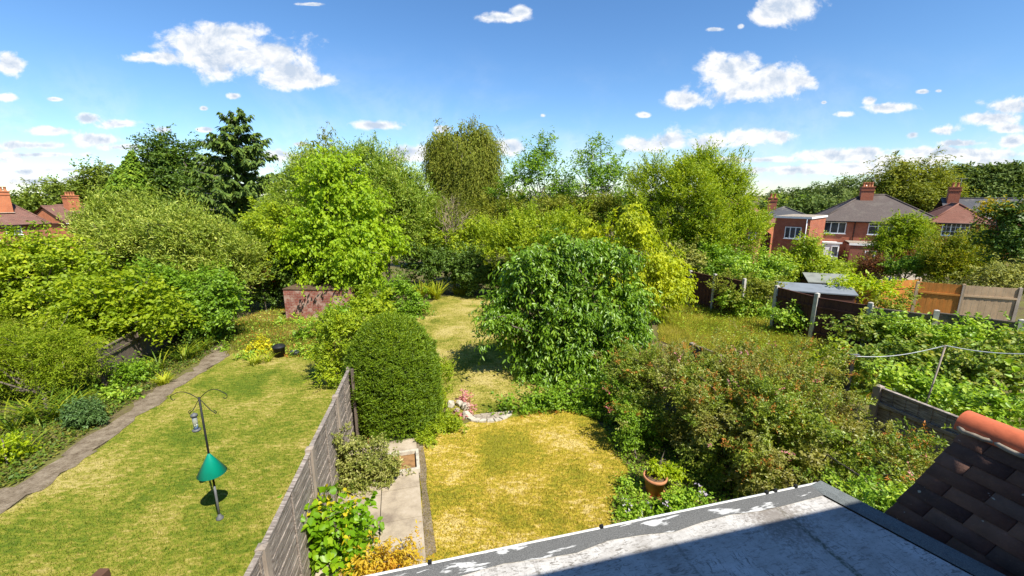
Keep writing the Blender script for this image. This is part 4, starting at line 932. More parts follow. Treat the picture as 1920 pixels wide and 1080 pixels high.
h.block(0,10.2,0,8,h.g,2.35,M['brick']); h.hip(0,10.2,0,8,2.3,5.15,M['tilegrey'],.4,hipx=4.5); h.chimney(4.3,3.6,3.9,6.0,1.15,1.1,4,aerial=True)
h.window(.25,2.35,.9,2.15,0,3); h.window(4.3,6.9,.9,2.15,0,3,.72); h.pipe(3.1,-.3,2.3)
h.block(.1,1.7,-2.2,-.02,h.g,-.05,M['white'],'porch'); h.bar(-.1,1.9,-2.25,.0,.16,.12,'white'); h.window(1.0,1.65,-1.5,-.35,-2.2,1)
h.block(2.6,8.6,-2.6,-.02,h.g,-.15,M['brickdark'],'extension'); h.bar(2.45,8.8,-2.66,-.02,.22,.1,'white'); h.bar(2.45,8.8,-1.3,.12,.06,2.7,'stone2','extension_roof')
h.window(3.9,7.2,-2.1,-.65,-2.6,4)
rc = h.w(6.3,-3.0,-1.4); T = thing('towel', rc, 'bright red towel hung in front of the ground floor window of the grey roofed house', 'towel'); mb = MB()
tw = [[h.w(6.05+.1*i+.015*math.sin(j), -3.0+.05*math.sin(i*1.9+j*.3), -.75-.16*j) for i in range(7)] for j in range(8)]
mb.add([p for r in tw for p in r], [(j*7+i,j*7+i+1,(j+1)*7+i+1,(j+1)*7+i) for j in range(7) for i in range(6)], True); oo = mb.build('cloth', plain('red_cloth', (.62,.02,.03), .8, .2, var=.1), T); oo.modifiers.new('thick','SOLIDIFY').thickness = .015
h = House('brick_house', (27.84,45), math.radians(-48), 'flat roofed brick annex left of the large grey hipped house')
h.block(0,3.12,0,6,h.g,2.85,M['brick']); h.bar(-.12,3.24,3.0,2.9,.18,6.24,'white','roof'); h.bar(-.05,3.17,3.0,3.0,.05,6.1,'stone2','roof_felt'); h.window(1.0,2.45,.75,1.95,0,3); h.pipe(2.85,-1,2.8,0,'white')
mb = MB(); mb.lathe((0,0,0), [(0,.0),(.16,.0),(.16,.05),(0,.08)], 14); oo = mb.build('alarm_box', M['white'], h.T); oo.matrix_world = Matrix.Translation(h.w(.5,-.01,1.75).tolist()) @ Matrix(((h.ex[0],h.ey[0]*0,-h.ey[0]),(h.ex[1],0,-h.ey[1]),(0,1,0))).to_4x4()
h = House('brick_house', (32,55), math.radians(-29), 'brick house with a low slate hipped roof and small chimney behind the flat annex')
h.block(0,5.4,0,6,h.g,2.4,M['brickdark']); h.hip(0,5.4,0,6,2.35,3.6,M['slate'],.35); h.chimney(1.2,2.2,2.6,4.7,1.0,.8,2)
h = House('brick_house', (20.5,50.5), math.radians(-40), 'brick house with an orange red tiled roof beside the round willow')
h.block(0,8,0,8,h.g,2.1,M['brickorange']); h.hip(0,8,0,8,2.05,4.9,M['tilered'],.4); h.window(6.9,7.6,.4,1.5,0,1); h.block(5.5,8,-2.5,-.02,h.g,-.2,M['brickdark'],'extension'); h.window(3.0,4.6,.5,1.6,0,2)
h = House('brick_house', (43.5,44), math.radians(-35), 'brick house wing with a brown hipped roof and white barred windows at the far right')
h.block(0,4.0,0,7,h.g,2.45,M['brickorange']); h.hip(0,4.0,0,7,2.4,4.25,M['tilered'],.4,along='y'); h.window(.75,2.75,1.1,2.42,0,3,bars=True); h.block(-2.2,.0,1.5,6,h.g,.3,M['brickorange'],'side_wing'); 
mb = MB(); mb.prism([h.w(-2.5,-.4,.15), h.w(1.9,-.4,.15), h.w(1.9,1.9,.95), h.w(-2.5,1.9,.95)], (0,0,.08)); oo = mb.build('lean_to_roof', M['tilered'], h.T)
mb = MB(); mb.box(h.w(.3,.5,.56), (1.2,1.0,.12), (h.ex, h.ey*.945+UPZ*.33, UPZ*.945-h.ey*.33)); o2 = mb.build('skylight', M['white'], oo); mb = MB(); mb.box(h.w(.3,.49,.63), (1.0,.8,.02), (h.ex, h.ey*.945+UPZ*.33, UPZ*.945-h.ey*.33)); mb.build('pane', M['glass'], o2)
h.block(-2.3,1.7,-.2,.0-.02,h.g,.1,M['brickorange'],'lean_to_wall'); h.window(-1.9,-.9,-1.8,-.2,-.2,2)
h = House('brick_house', (50.8,49.5), math.radians(-35), 'house with a long dark slate roof and tall brick chimney behind the brown hipped wing')
h.block(0,12,0,8,h.g,2.7,M['brick']); h.hip(0,12,0,8,2.65,4.75,M['slate'],.4,gable=True); h.chimney(.5,3.2,3.5,6.0,1.0,.9,2,aerial=True)
h = House('brick_house', (64,46), math.radians(-35), 'house with a red brown roof just showing above the golden topped bush')
h.block(0,9,0,8,h.g,3.0,M['brick']); h.hip(0,9,0,8,2.9,5.0,M['tilered'],.4)
# left terrace
Y50 = math.radians(50); A_ = np.array((-54.9,50.))-12*np.array((math.cos(Y50), math.sin(Y50)))
h = House('brick_house', A_, Y50, 'brick house with striped brown roof, white window and tall chimney at the left edge')
h.block(0,12,0,8.5,h.g,1.95,M['brickdark']); h.hip(0,12,0,8.5,1.9,4.15,M['tilebrown'],.45,hipx=2.6); h.chimney(9.3,2.4,2.6,5.5,1.1,.9,3,'brickorange'); h.window(8.9,10.1,.75,1.75,0,2); h.pipe(8.3,-2,1.85,0,'white'); h.window(6.0,7.4,.75,1.75,0,2)
for X0, Y0, zc, lab in [(-64.8,62,5.0,'brick gable house with striped brown roof and broad orange chimney, second from the left edge'), (-69.9,68.7,4.9,'brown roofed house behind the gable house, its orange chimney topped by four pots'), (-77.7,80.7,5.4,'farthest house of the left row, only its chimney clearly above the hedge')]:
    h = House('brick_house', (X0,Y0), math.radians(77), lab, group='left terrace'); h.block(0,6.5,0,8,h.g,1.2,M['brickorange']); h.gablewall(0,6.5,0,8,1.2,3.5,M['brickorange'],'x'); h.hip(0,6.5,0,8,1.15,3.55,M['tilebrown'],.3,gable=True); h.chimney(2.9,3.1,2.2,zc,1.5,1.0,4,'brickorange')
for px_, py_, Y, lab in ((1508,374,170,'tiny brown roofed house on the hill, left one'), (1556,376,175,'tiny brown roofed house on the hill among pale trees, right one')):
    p = P(px_, py_, Y); h = House('hill_house', (p[0]-4,p[1]), math.radians(-20), lab, group='hill houses'); h.block(0,9,0,7,h.g,p[2]-2.2,M['brick']); h.hip(0,9,0,7,p[2]-2.2,p[2],M['tilebrown'],.3)
#VEG

# ------------------------------------------------------------------ trees beyond the gardens
def LP(lob, Y, d=.85): return lobes_px(lob, Y, d)
def bpt(px, Y):
    x = P(px, 540, Y)[0]; return np.array((x, Y, float(ground(x, Y))))
FARG = 'trees beyond the gardens'
plant('broad_tree', 'wide rounded oak on the skyline just behind the left row of chimneys', 'tree', LP([(92,374,36,26),(128,372,28,20),(70,385,26,18),(108,395,50,18)], 85), M['oak'], (.5,.3), 'broad', 2.6, bpt(100,85), .4, FARG, limbs=8, twigs=14, clump=1.3, trm=.75)
plant('broad_tree', 'rounded oak left of the small golden conifer on the skyline', 'tree', LP([(190,345,34,34),(172,368,28,24),(208,372,36,30),(196,325,20,16)], 70), M['oak'], (.42,.26), 'broad', 2.6, bpt(190,70), .4, FARG, limbs=8, twigs=14, clump=1.3, trm=.75)
plant('broad_tree', 'large dark rounded oak between the golden conifer and the tall spruce', 'tree', LP([(335,300,42,34),(362,330,40,46),(312,345,40,48),(345,370,60,44),(378,370,34,42),(318,300,26,22)], 52), M['dark'], (.30,.19), 'broad', 2.8, bpt(345,52), .4, FARG, limbs=12, twigs=25, clump=1.4, rough=.2, trm=.75)
plant('broad_tree', 'dark green tree crown filling the gap left of the tall spruce', 'tree', LP([(412,385,34,36),(285,385,44,36),(430,410,40,30)], 47), M['oak'], (.28,.18), 'broad', 2.6, bpt(400,47), .3, FARG, limbs=6, twigs=12)

def conifer(name, label, px, ptop, Y, hw_px, mat, rows=30, droop=.35, dens=1., leaf=(.42,.085), irregular=.35, gap=0., group=None, cone=1., tipup=.25, lowpx=430):
    top = P(px, ptop, Y); base = bpt(px, Y); hgt = top[2]-base[2]; s = mpp(px, ptop, Y); R = hw_px*s; T = thing(name, base, label, 'conifer tree', group)
    tubes('trunk', branch_paths(base, top[None], 6, 0, .01), [.28], [.03], M['barkgrey'], T, 7)
    zlow = P(px, lowpx, Y)[2]; span = top[2]-zlow
    bp_, B, A, Nn, Ln, Wd = [], [], [], [], [], []
    nb = int(rows*7*dens)
    for i in range(nb):
        f = rng.random()**.8; z = top[2]-span*f; prof = (f**cone)*.97+.03
        az = rng.uniform(0, 6.283); 
        if math.sin(az) > .2 and rng.random() < .4: continue
        l = R*prof*(1-irregular+irregular*1.3*rng.random()); 
        if rng.random() < gap: l *= .45
        t = np.linspace(0, 1, 9); h = np.array((math.cos(az), math.sin(az), 0)); dz = l*(-droop*t+tipup*t**2.2+.1*math.sin(3.14*.5))
        if f < .12: dz = l*(.7*t)
        path = np.array((base[0]+(top[0]-base[0])*(1-f*.6), Y, z))+h*(l*t)[:, None]+UPZ*dz[:, None]; bp_.append(path)
        m_ = max(10, int(l*20*dens)); tt = .15+.85*rng.random(m_)**.8; p = np.stack([np.interp(tt, t, path[:, k]) for k in range(3)], 1)
        sd = np.cross(h, UPZ); ax = h*.7+sd*(rng.choice((-1, 1), m_)*(.35+.6*rng.random(m_)))[:, None]+UPZ*(-.45-.5*rng.random(m_))[:, None]+rng.normal(size=(m_, 3))*.2
        B.append(p+rng.normal(size=p.shape)*.06); A.append(ax); Nn.append(rng.normal(size=(m_, 3))*.5+UPZ+h*.3); q = (.6+.7*rng.random(m_))*(.5+.5*min(1, l/1.5)); Ln.append(leaf[0]*q); Wd.append(leaf[1]*2.2*(.7+.6*rng.random(m_)))
    tubes('branch', np.array(bp_), np.full(len(bp_), .05), np.full(len(bp_), .012), M['barkgrey'], T, 4)
    B, A, Nn, Ln, Wd = [np.concatenate(x) for x in (B, A, Nn, Ln, Wd)]; leaves('crown', B, A, Nn, Ln, Wd, rng.random(len(B)), mat, T); return T
conifer('golden_conifer', 'small pointed golden green conifer between two rounded oaks', 248, 284, 48, 56, M['cypress'], 60, .0, 2.0, (.45,.11), .2, 0, FARG, 1.05, .4, 420)
conifer('spruce_tree', 'tall dark spruce with ragged drooping branches, the highest tree on the left', 447, 210, 42, 112, M['spruce'], 38, .30, 1.15, (.58,.10), .62, .2, FARG, .68, .35, 430)
plant('birch_tree', 'thin weeping birch tip rising behind the bright green tree', 'tree', LP([(606,272,16,26),(618,282,18,22),(600,300,30,30),(612,330,40,40)], 40), M['olive'], (.26,.11), 'weeping', 1.5, bpt(606,40), .16, FARG, bark='barkgrey', limbs=8, twigs=20)
plant('birch_tree', 'tall olive brown birch with fine hanging twigs in the centre of the skyline', 'tree', LP([(866,264,40,26),(896,272,30,24),(840,284,30,26),(880,298,58,46),(846,312,40,40),(866,350,62,52),(905,345,36,50),(880,400,66,46),(838,270,20,18)], 37), M['olive'], (.20,.075), 'weeping', 2.3, bpt(872,37), .22, FARG, bark='barkgrey', limbs=26, twigs=90, maxn=60000, trm=.8, tufts=16)
plant('ash_tree', 'thin open ash with wispy crown right of the olive brown birch, left one of two', 'tree', LP([(1020,285,22,32),(1005,325,36,38),(1045,300,20,26),(985,350,34,40),(1035,345,34,40),(1020,395,56,40),(960,365,26,30)], 33), M['mid'], (.22,.09), 'broad', 1.15, bpt(1018,33), .15, FARG, bark='barkgrey', limbs=20, twigs=60, rough=.3, clump=.8, fill=.1)
plant('ash_tree', 'thin open ash showing sky through its branches beside the round willow, right one of two', 'tree', LP([(1112,285,26,30),(1088,300,20,24),(1138,305,26,34),(1100,335,40,36),(1128,350,44,42),(1085,370,44,40),(1120,400,60,40)], 31), M['mid'], (.21,.085), 'broad', .95, bpt(1110,31), .15, FARG, bark='barkgrey', limbs=22, twigs=60, rough=.3, clump=.8, fill=.06)
plant('cedar_tree', 'broad flat tiered cedar behind the grey hipped roof', 'tree', LP([(1706,322,42,13),(1668,338,30,12),(1745,335,36,13),(1700,350,60,22),(1745,370,52,28),(1665,372,38,28),(1710,395,70,30),(1770,385,26,20)], 75), M['olive'], (.5,.22), 'layered', 2.4, bpt(1705,75), .5, FARG, limbs=14, twigs=30, rough=.25)
for i, (px, pt, r, Y, mt, lab) in enumerate([(1455,362,18,200,'far','small dark tree first from the left on the hill skyline'), (1480,358,14,215,'far','narrow dark tree second along the hill skyline'), (1503,353,18,220,'far','round dark tree third along the hill skyline'), (1526,352,20,220,'far','dark tree on the hill above the small chimney'),
      (1553,346,22,225,'far','tall dark tree mid way along the hill skyline'), (1580,342,24,205,'farpale','pale grey green tree high on the hill skyline'), (1608,340,26,200,'far','dark broad tree on the hill left of the large chimney'), (1640,345,26,200,'far','dark tree on the hill just behind the large chimney'),
      (1545,368,26,165,'farpale','pale rounded tree low on the hill left of the grey roof'), (1582,364,28,155,'farpale','pale rounded tree low on the hill touching the grey roof'), (1515,384,24,120,'mid','small fresh green tree behind the small slate roof chimney'), (1440,372,30,110,'midyellow','yellow green tree beyond the orange red roof'), (1610,372,26,150,'far','dark low tree on the hill behind the grey ridge')]):
    plant('hill_tree', lab, 'tree', LP([(px,pt+r*.8,r*.8,r*.75),(px-r*.5,pt+r*1.4,r*.8,r*.8),(px+r*.55,pt+r*1.35,r*.8,r*.8)], Y), M[mt], (.62*Y/150,.4*Y/150), 'broad', 2.6, bpt(px,Y), .3, 'trees on the far hill', limbs=3, twigs=0, maxn=4200, clump=1.5, trm=.8)
def wood(name, lob, Y, mat, leaf):
    c, nn = crown_points(LP(lob, Y), 900, back=.2); d = spray_leaves(c, nn, 4, 2.2, 8, leaf, crad=1.6); tag(leaves(name, *d, mat), kind='stuff')
wood('distant_wood', [(1790+18*i, 345+rng.uniform(-6,8)-i*.8, 16, 24) for i in range(9)]+[(1800+30*i, 372, 30, 22) for i in range(6)], 150, M['far'], (1.1,.7))
wood('distant_wood', [(-40+14*i, 382+rng.uniform(-4,4), 14, 14) for i in range(8)]+[(-40+30*i, 402, 26, 20) for i in range(28)], 190, M['far'], (1.3,.8))
wood('distant_wood', [(820+34*i, 404+rng.uniform(-4,6), 30, 26) for i in range(22)], 90, M['far'], (.7,.45))

# ------------------------------------------------------------------ middle distance trees and shrubs
MID = 'trees at the end of the gardens'
plant('maple_tree', 'bright lime green tree with large leaves standing over the whitewashed brick shed', 'tree', LP([(624,322,34,32),(640,365,62,48),(668,410,66,50),(612,410,60,56),(690,455,66,48),(728,470,36,40),(642,470,66,50),(588,470,40,48),(668,508,70,36),(600,350,36,36)], 20.5), M['bright'], (.165,.10), 'drooping', 2.0, bpt(682,20.5), .12, MID, limbs=22, twigs=60, maxn=52000, rough=.2)
plant('willow_tree', 'tall grey green willow standing behind the bright lime green tree', 'tree', LP([(690,312,34,28),(722,340,52,42),(765,385,50,50),(668,300,26,20),(740,400,70,60),(790,425,36,44),(700,380,60,60)], 26), M['willow'], (.17,.05), 'upright', 2.2, bpt(725,26), .16, MID, limbs=20, twigs=60, maxn=60000)
plant('willow_tree', 'grey green willow left of and behind the bright lime green tree', 'tree', LP([(585,325,30,30),(560,365,40,46),(600,370,50,60),(545,410,44,46),(575,430,60,50)], 25), M['willow'], (.16,.05), 'upright', 2.0, bpt(570,25), .14, MID, limbs=16, twigs=40, maxn=40000)
plant('bare_shrub', 'bare twiggy dead shrub in front of the olive brown birch', 'shrub', LP([(842,392,30,34),(872,408,30,26),(820,402,16,26)], 25.6), M['brownish'], (.10,.03), 'upright', .12, bpt(848,25.6), .06, MID, bark='twig', limbs=70, twigs=110, fill=0, tufts=0)
plant('shrub', 'dense dark evergreen shrub at the far end of the back lawn', 'shrub', LP([(835,500,52,40),(878,512,40,34),(790,495,40,40),(905,520,30,26),(940,522,36,30),(975,518,36,30)], 25), M['dark'], (.14,.08), 'broad', 2.4, None, .08, MID, limbs=8, twigs=10)
plant('shrub', 'mid green bushy shrub above the dark evergreen and below the birch', 'shrub', LP([(820,450,52,34),(872,450,48,34),(790,440,36,36),(910,455,34,32),(850,475,60,30)], 26.5), M['midyellow'], (.14,.07), 'broad', 2.2, None, .08, MID, limbs=8, twigs=16)
plant('shrub', 'brownish olive shrub showing above the cherry tree', 'shrub', LP([(975,430,46,26),(1020,425,46,28),(940,450,36,30),(1060,430,40,26),(1000,455,80,30)], 23), M['midyellow'], (.13,.06), 'upright', 2.0, None, .07, MID, limbs=8, twigs=20)
plant('shrub', 'dark olive shrubs closing the gap between birch and ash', 'shrub', LP([(930,410,40,34),(985,405,40,26),(1060,400,50,28),(890,425,40,26),(1130,410,50,30)], 29), M['olive'], (.17,.08), 'broad', 2.2, None, .08, MID, limbs=8, twigs=16)
plant('willow_tree', 'large dome shaped goat willow left of the orange red roof', 'tree', LP([(1262,340,56,38),(1310,345,60,42),(1222,375,48,48),(1290,385,80,56),(1360,380,50,48),(1395,415,36,46),(1340,430,80,46),(1240,425,60,46),(1290,455,90,36),(1320,312,26,16),(1275,312,24,14)], 26.5), M['midyellow'], (.155,.055), 'upright', 2.5, bpt(1300,26.5), .2, MID, limbs=26, twigs=90, maxn=70000, trm=.8)
plant('golden_maple', 'yellow leaved maple standing just right of the cherry tree', 'tree', LP([(1184,408,22,22),(1178,440,34,28),(1208,470,38,34),(1150,470,30,34),(1240,500,32,36),(1190,505,50,40),(1225,545,48,38),(1175,550,50,40),(1255,535,22,30),(1130,430,18,20),(1120,450,22,26)], 17.5), M['yellow'], (.15,.085), 'drooping', 1.8, bpt(1190,17.5), .08, MID, limbs=22, twigs=50, rough=.2)
plant('cherry_tree', 'broad dark glossy leaved cherry tree shading the back lawn', 'tree', LP([(a-16, b, c, d) for a, b, c, d in [(1045,478,44,40),(1000,505,40,36),(1105,480,44,40),(970,560,40,32),(1030,560,80,60),(1120,560,84,60),(1185,560,40,46),(985,605,44,26),(1075,640,74,56),(1165,625,50,48),(1045,690,46,34),(1125,690,44,32),(1160,500,34,40),(945,585,22,18),(1000,655,34,26),(1200,610,30,30)]], 11.8, .8), M['cherry'], (.135,.05), 'drooping', 2.4, bpt(1075,11.8), .10, 'garden trees', limbs=26, twigs=60, maxn=70000, shape='oval', rough=.2, scale=1.0, tufts=12, clump=.9)
plant('shrub', 'leafy undergrowth at the foot of the cherry tree by the stone step', 'shrub', LP([(1000,748,40,22),(1060,745,44,22),(1110,738,44,24),(960,765,24,12),(1140,745,36,26)], 11), M['mid'], (.09,.045), 'broad', 2.0, None, .02, 'border shrubs', limbs=4, twigs=6)
HG = 'trees over the left hedge'
plant('willow_tree', 'pale silvery willow with upright shoots in the left hedge', 'tree', LP([(290,430,56,34),(350,445,64,42),(230,440,50,40),(400,470,60,46),(300,480,90,52),(200,470,50,46),(360,505,80,46),(440,490,40,50),(270,410,22,16)], 18.5), M['silver'], (.14,.042), 'upright', 2.3, bpt(320,18.5), .14, HG, limbs=24, twigs=70, maxn=60000, scale=1.15)
plant('hedge_tree', 'yellow green bushy tree at the left edge below the brick houses', 'tree', LP([(60,486,70,28),(135,478,56,34),(20,512,66,40),(90,520,90,50),(170,505,50,48),(30,560,80,46),(40,610,80,36),(120,560,70,40),(-20,480,60,50)], 15), M['midyellow'], (.13,.075), 'broad', 2.3, bpt(80,15), .12, HG, limbs=16, twigs=40, maxn=60000)
plant('hedge_tree', 'lighter green hazel leaning out over the left fence', 'tree', LP([(215,575,56,40),(262,560,46,40),(155,560,52,40),(215,615,46,30),(290,590,46,30),(180,610,40,26)], 12.8), M['lime'], (.12,.085), 'layered', 2.2, bpt(215,13.4), .07, HG, limbs=16, twigs=36, shape='oval')
plant('hedge_tree', 'mid green hedge tree right of the hazel with shade beneath it', 'tree', LP([(330,560,60,40),(385,545,56,42),(345,595,50,26),(420,560,40,40),(300,540,40,40)], 15.2), M['mid'], (.12,.07), 'broad', 2.3, bpt(370,15.6), .09, HG, limbs=14, twigs=30)
plant('hedge_tree', 'green tree where the left hedge meets the brick shed', 'tree', LP([(505,430,50,42),(465,460,44,42),(545,455,40,40),(510,490,66,44),(470,520,50,40),(560,500,40,46)], 21.5), M['midyellow'], (.14,.075), 'broad', 2.3, bpt(510,22), .1, HG, limbs=14, twigs=36)
plant('shrub', 'dark green shrubs behind the left corner of the brick shed', 'shrub', LP([(540,520,46,36),(580,525,40,30),(500,545,36,30),(620,520,50,30)], 20.6), M['dark'], (.12,.07), 'broad', 2.3, None, .05, HG, limbs=6, twigs=10)
plant('smoke_bush', 'small red leaved bush inside the left hedge near the brick shed', 'shrub', LP([(500,520,24,11),(482,514,14,8)], 19.9), M['redleaf'], (.11,.06), 'broad', 1.1, None, .02, HG, limbs=4, twigs=6, fill=0)
plant('feathery_shrub', 'feathery yellow green tamarisk spilling over the border at the left edge', 'shrub', LP([(75,665,76,36),(20,685,66,42),(125,665,40,30),(95,700,50,24),(-25,700,50,44)], 10.2), M['feather'], (.085,.018), 'layered', 2.2, bpt(40,9), .06, 'border shrubs', limbs=18, twigs=60, jitter=.2, extra=[('flower_foliage','olive',.25,(.07,.02),.45)], maxn=70000, scale=1.6)
plant('shrub', 'round lime green shrub between the brick shed and the clipped yew', 'shrub', LP([(694,568,34,22),(672,580,24,18),(716,582,24,18)], 16.5), M['lime'], (.13,.09), 'broad', 2.2, None, .03, 'border shrubs', limbs=5, twigs=8)
plant('shrub', 'mid green shrub right of the round lime green shrub', 'shrub', LP([(752,558,34,34),(780,570,26,24),(735,580,24,24)], 19), M['mid'], (.12,.07), 'broad', 2.2, None, .04, 'border shrubs', limbs=6, twigs=10)
strap_plant('grass_clump', 'arching clump of yellow green grass at the end of the back lawn', 'grass clump', G(808,560), 90, 1.3, .035, 'strapyel', .45, 'border plants', 3, .25)
strap_plant('grass_clump', 'pale dry grass tuft at the far right corner of the back lawn', 'grass clump', G(868,552), 60, .7, .03, 'strapyel', .6, 'border plants', 4, .4)
plant('shrub', 'sprawling olive green shrub pressing against the left side of the clipped yew', 'shrub', LP([(632,630,30,28),(610,618,24,18),(645,608,32,18),(622,670,24,34),(628,712,16,30),(662,608,24,15)], 11.2), M['midyellow'], (.085,.035), 'fine', 2.3, bpt(620,11.4), .04, 'border shrubs', limbs=10, twigs=26)
plant('shrub', 'low dark leafed shrub spreading in front of the whitewashed brick shed', 'shrub', LP([(575,628,26,10),(598,618,26,11),(640,594,34,12)], 15.4), M['mid'], (.10,.07), 'broad', 1.9, None, .02, 'border shrubs', limbs=4, twigs=6)
plant('flower_clump', 'bright yellow flowering clump beside the black lidded bin', 'flowers', LP([(492,655,20,7),(508,648,14,6)], 13.9), M['flowery'], (.07,.05), 'broad', 2.0, None, 0, 'border plants')

# clipped yew: a dense bullet of short needles
yb = G(735,818); Yy = 8.95; ctr = np.array((P(738,700,Yy)[0], Yy)); zt = P(735,594,Yy)[2]
T = thing('clipped_yew', (*ctr,0), 'tall bullet shaped clipped yew between the wooden fence and the back lawn', 'topiary')
n = 15000; zz = rng.random(n)**.85*zt; th = rng.uniform(0, 6.283, n); keep = (np.sin(th) < .35) | (rng.random(n) < .4); zz, th = zz[keep], th[keep]; n = len(zz)
def yr(z): f = np.clip((z-zt*.42)/(zt*.58), 0, 1); return .98*np.sqrt(np.clip(1-f**2.1, .0004, 1))*(.93+.07*np.clip(z/.8, 0, 1))
lump = 1+.03*np.sin(th*7+zz*3.1)+.035*np.sin(th*13-zz*8)+.03*np.sin(zz*34+2*np.sin(th*9))*np.sin(th*26+zz*7)+.02*np.sin(zz*17+th*5)+rng.normal(size=n)*.02
r = yr(zz)*lump; nrm_ = norm(np.stack([np.cos(th), np.sin(th), .25+2.2*np.clip((zz/zt-.6), 0, 1)], 1)); c = np.stack([ctr[0]+r*np.cos(th), ctr[1]+r*np.sin(th)*.95, zz], 1)
B, A, Nn, Ln, Wd, Rn = spray_leaves(c, nrm_, 1, .13, 7, (.062,.016), up=.55, spread=.5, ldroop=-.15, lside=.55, crad=.03, jitter=.3, flat=.3)
topq = np.clip((B[:, 2]/zt-.62)*2.2, 0, 1); Rn = np.clip(Rn*.72+.3*topq*rng.random(len(Rn)), 0, 1)
leaves('foliage', B, A, Nn, Ln, Wd, Rn, M['yew'], T)
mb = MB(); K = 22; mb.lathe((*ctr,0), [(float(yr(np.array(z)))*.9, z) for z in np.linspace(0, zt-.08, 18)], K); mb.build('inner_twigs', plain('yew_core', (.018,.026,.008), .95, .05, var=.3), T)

# flowering hedge (abelia) on the right
hl = []
for X, Y, z, r, h_ in [(3.85,7.2,.85,.95,1.0),(3.35,8.3,1.0,.95,1.05),(4.2,8.3,1.15,1.05,.95),(4.3,7.0,1.1,1.0,1.0),(5.3,7.6,1.15,1.0,.95),(5.2,6.4,1.05,.95,.95),(6.0,6.95,.7,.8,.75),(5.9,5.8,.7,.75,.75),(4.55,6.1,.75,.75,.85),(5.35,5.35,.75,.7,.85),(5.9,4.9,.6,.55,.75),(3.6,9.3,1.0,1.0,.9),(5.0,8.9,1.0,.9,.8),(6.3,6.2,.5,.5,.5)]:
    hl.append((np.array((X+.12,Y,z*.9)), np.array((r*.92,r*.92,h_*.86))))
plant('flowering_hedge', 'large sprawling glossy hedge with orange shoot tips beside the dry lawn', 'hedge', hl, M['abelia'], (.052,.026), 'fine', 2.3, np.array((4.6,6.9,0)), .04, 'garden hedges', limbs=24, twigs=60, maxn=150000, bottom=-.9, extra=[('orange_foliage','abeliatip',.27,(.05,.016),.4),('pink_blossom','pinkfl',.02,(.04,.03),.3)], scale=1.1, rough=.14)
plant('shrub', 'fresh green shrub at the near end of the flowering hedge by the tiled roof', 'shrub', [(np.array((5.0,4.9,.75)), np.array((.6,.5,.8))),(np.array((4.6,4.3,.6)), np.array((.55,.5,.75))),(np.array((5.3,4.3,.7)), np.array((.5,.5,.8))),(np.array((4.3,4.9,.5)), np.array((.5,.4,.6)))], M['bramble'], (.065,.036), 'fine', 2.2, np.array((4.9,4.6,0)), .02, 'border shrubs', limbs=8, twigs=20, bottom=-.9)
plant('shrub', 'dark leafy shrub on the lawn side corner of the flowering hedge', 'shrub', [(np.array((2.75,8.1,.4)), np.array((.42,.5,.5))),(np.array((2.5,9.1,.4)), np.array((.45,.5,.5)))], M['mid'], (.06,.03), 'broad', 2.1, np.array((2.5,7.5,0)), .02, 'border shrubs', bottom=-.9)

# meadow edge: brambles, ivy and shrubs along the right hand fences
BR = 'brambles along the right fences'
for lob, Y, mt, lab in [([(1400,568,40,14),(1365,560,28,14),(1430,582,36,12)],18.8,'bramble','bramble mound at the foot of the left brown fence run'), ([(1390,545,40,30),(1430,550,24,22)],18.9,'olive','upright weedy bush in front of the gap between the brown fences'),
    ([(1505,592,48,14),(1555,604,40,15),(1470,584,34,12)],15.9,'bramble','bramble bank under the brown fence before the grey shed roofs'), ([(1615,618,46,20),(1660,632,46,20)],13.4,'bramdark','darker bramble bank right of the brown fence corner'),
    ([(1690,606,40,18),(1740,620,50,20),(1655,602,26,16)],13.3,'bramble','pale green bramble climbing the low dark fence run'), ([(1830,628,54,20),(1890,642,46,26),(1780,640,44,20)],12.0,'bramble','bramble thicket against the low fence below the faded panel'),
    ([(1700,668,60,30),(1650,660,46,24),(1740,690,50,26)],10.3,'bramdark','bramble thicket behind the washing line, left part'), ([(1820,690,60,36),(1880,700,50,40),(1910,670,40,40)],9.6,'bramdark','pale flecked bramble thicket at the right edge behind the washing line'),
    ([(1740,730,56,26),(1690,715,40,22),(1800,750,50,26)],8.7,'bramble','bright green bramble in front of the washing line prop'), ([(1860,762,50,24),(1915,770,40,30),(1830,780,40,20)],7.7,'bramble','bright green bramble just above the orange ridge tile'), ([(1560,670,30,12),(1610,690,30,14)],10.8,'midyellow','low weedy tuft beside the short washing line post')]:
    plant('bramble', lab, 'bramble', LP(lob, Y), M[mt], (.10,.07), 'layered', 2.0, None, .012, BR, limbs=6, twigs=24, shape='oval', rough=.25, bottom=-.8)
plant('elder_bush', 'mounded green elder right of the round willow behind the brown fence', 'shrub', LP([(1325,490,46,30),(1300,500,30,26),(1360,505,40,24)], 24), M['mid'], (.15,.08), 'broad', 2.2, None, .06, BR, limbs=8, twigs=14)
plant('elder_bush', 'blue green elder bush at the left end of the brown fence', 'shrub', LP([(1292,492,26,30),(1280,515,24,20)], 23.3), M['bluehedge'], (.14,.09), 'broad', 2.0, None, .05, BR, limbs=6, twigs=10)
plant('elder_bush', 'fresh green bush over the brown fence in front of the orange red house', 'shrub', LP([(1410,498,40,28),(1440,515,34,22),(1385,515,36,22)], 22.5), M['bramble'], (.14,.08), 'broad', 2.2, None, .06, BR, limbs=8, twigs=14)
GT = 'trees in the right hand gardens'
plant('fruit_tree', 'open branched green fruit tree in front of the flat roofed annex', 'tree', LP([(1508,478,34,18),(1535,488,30,22),(1482,488,30,20),(1520,508,50,22),(1462,512,28,20),(1534,440,10,8),(1515,456,14,9)], 24.5), M['midyellow'], (.15,.075), 'broad', 2.0, bpt(1505,24.5), .1, GT, limbs=20, twigs=40, rough=.28)
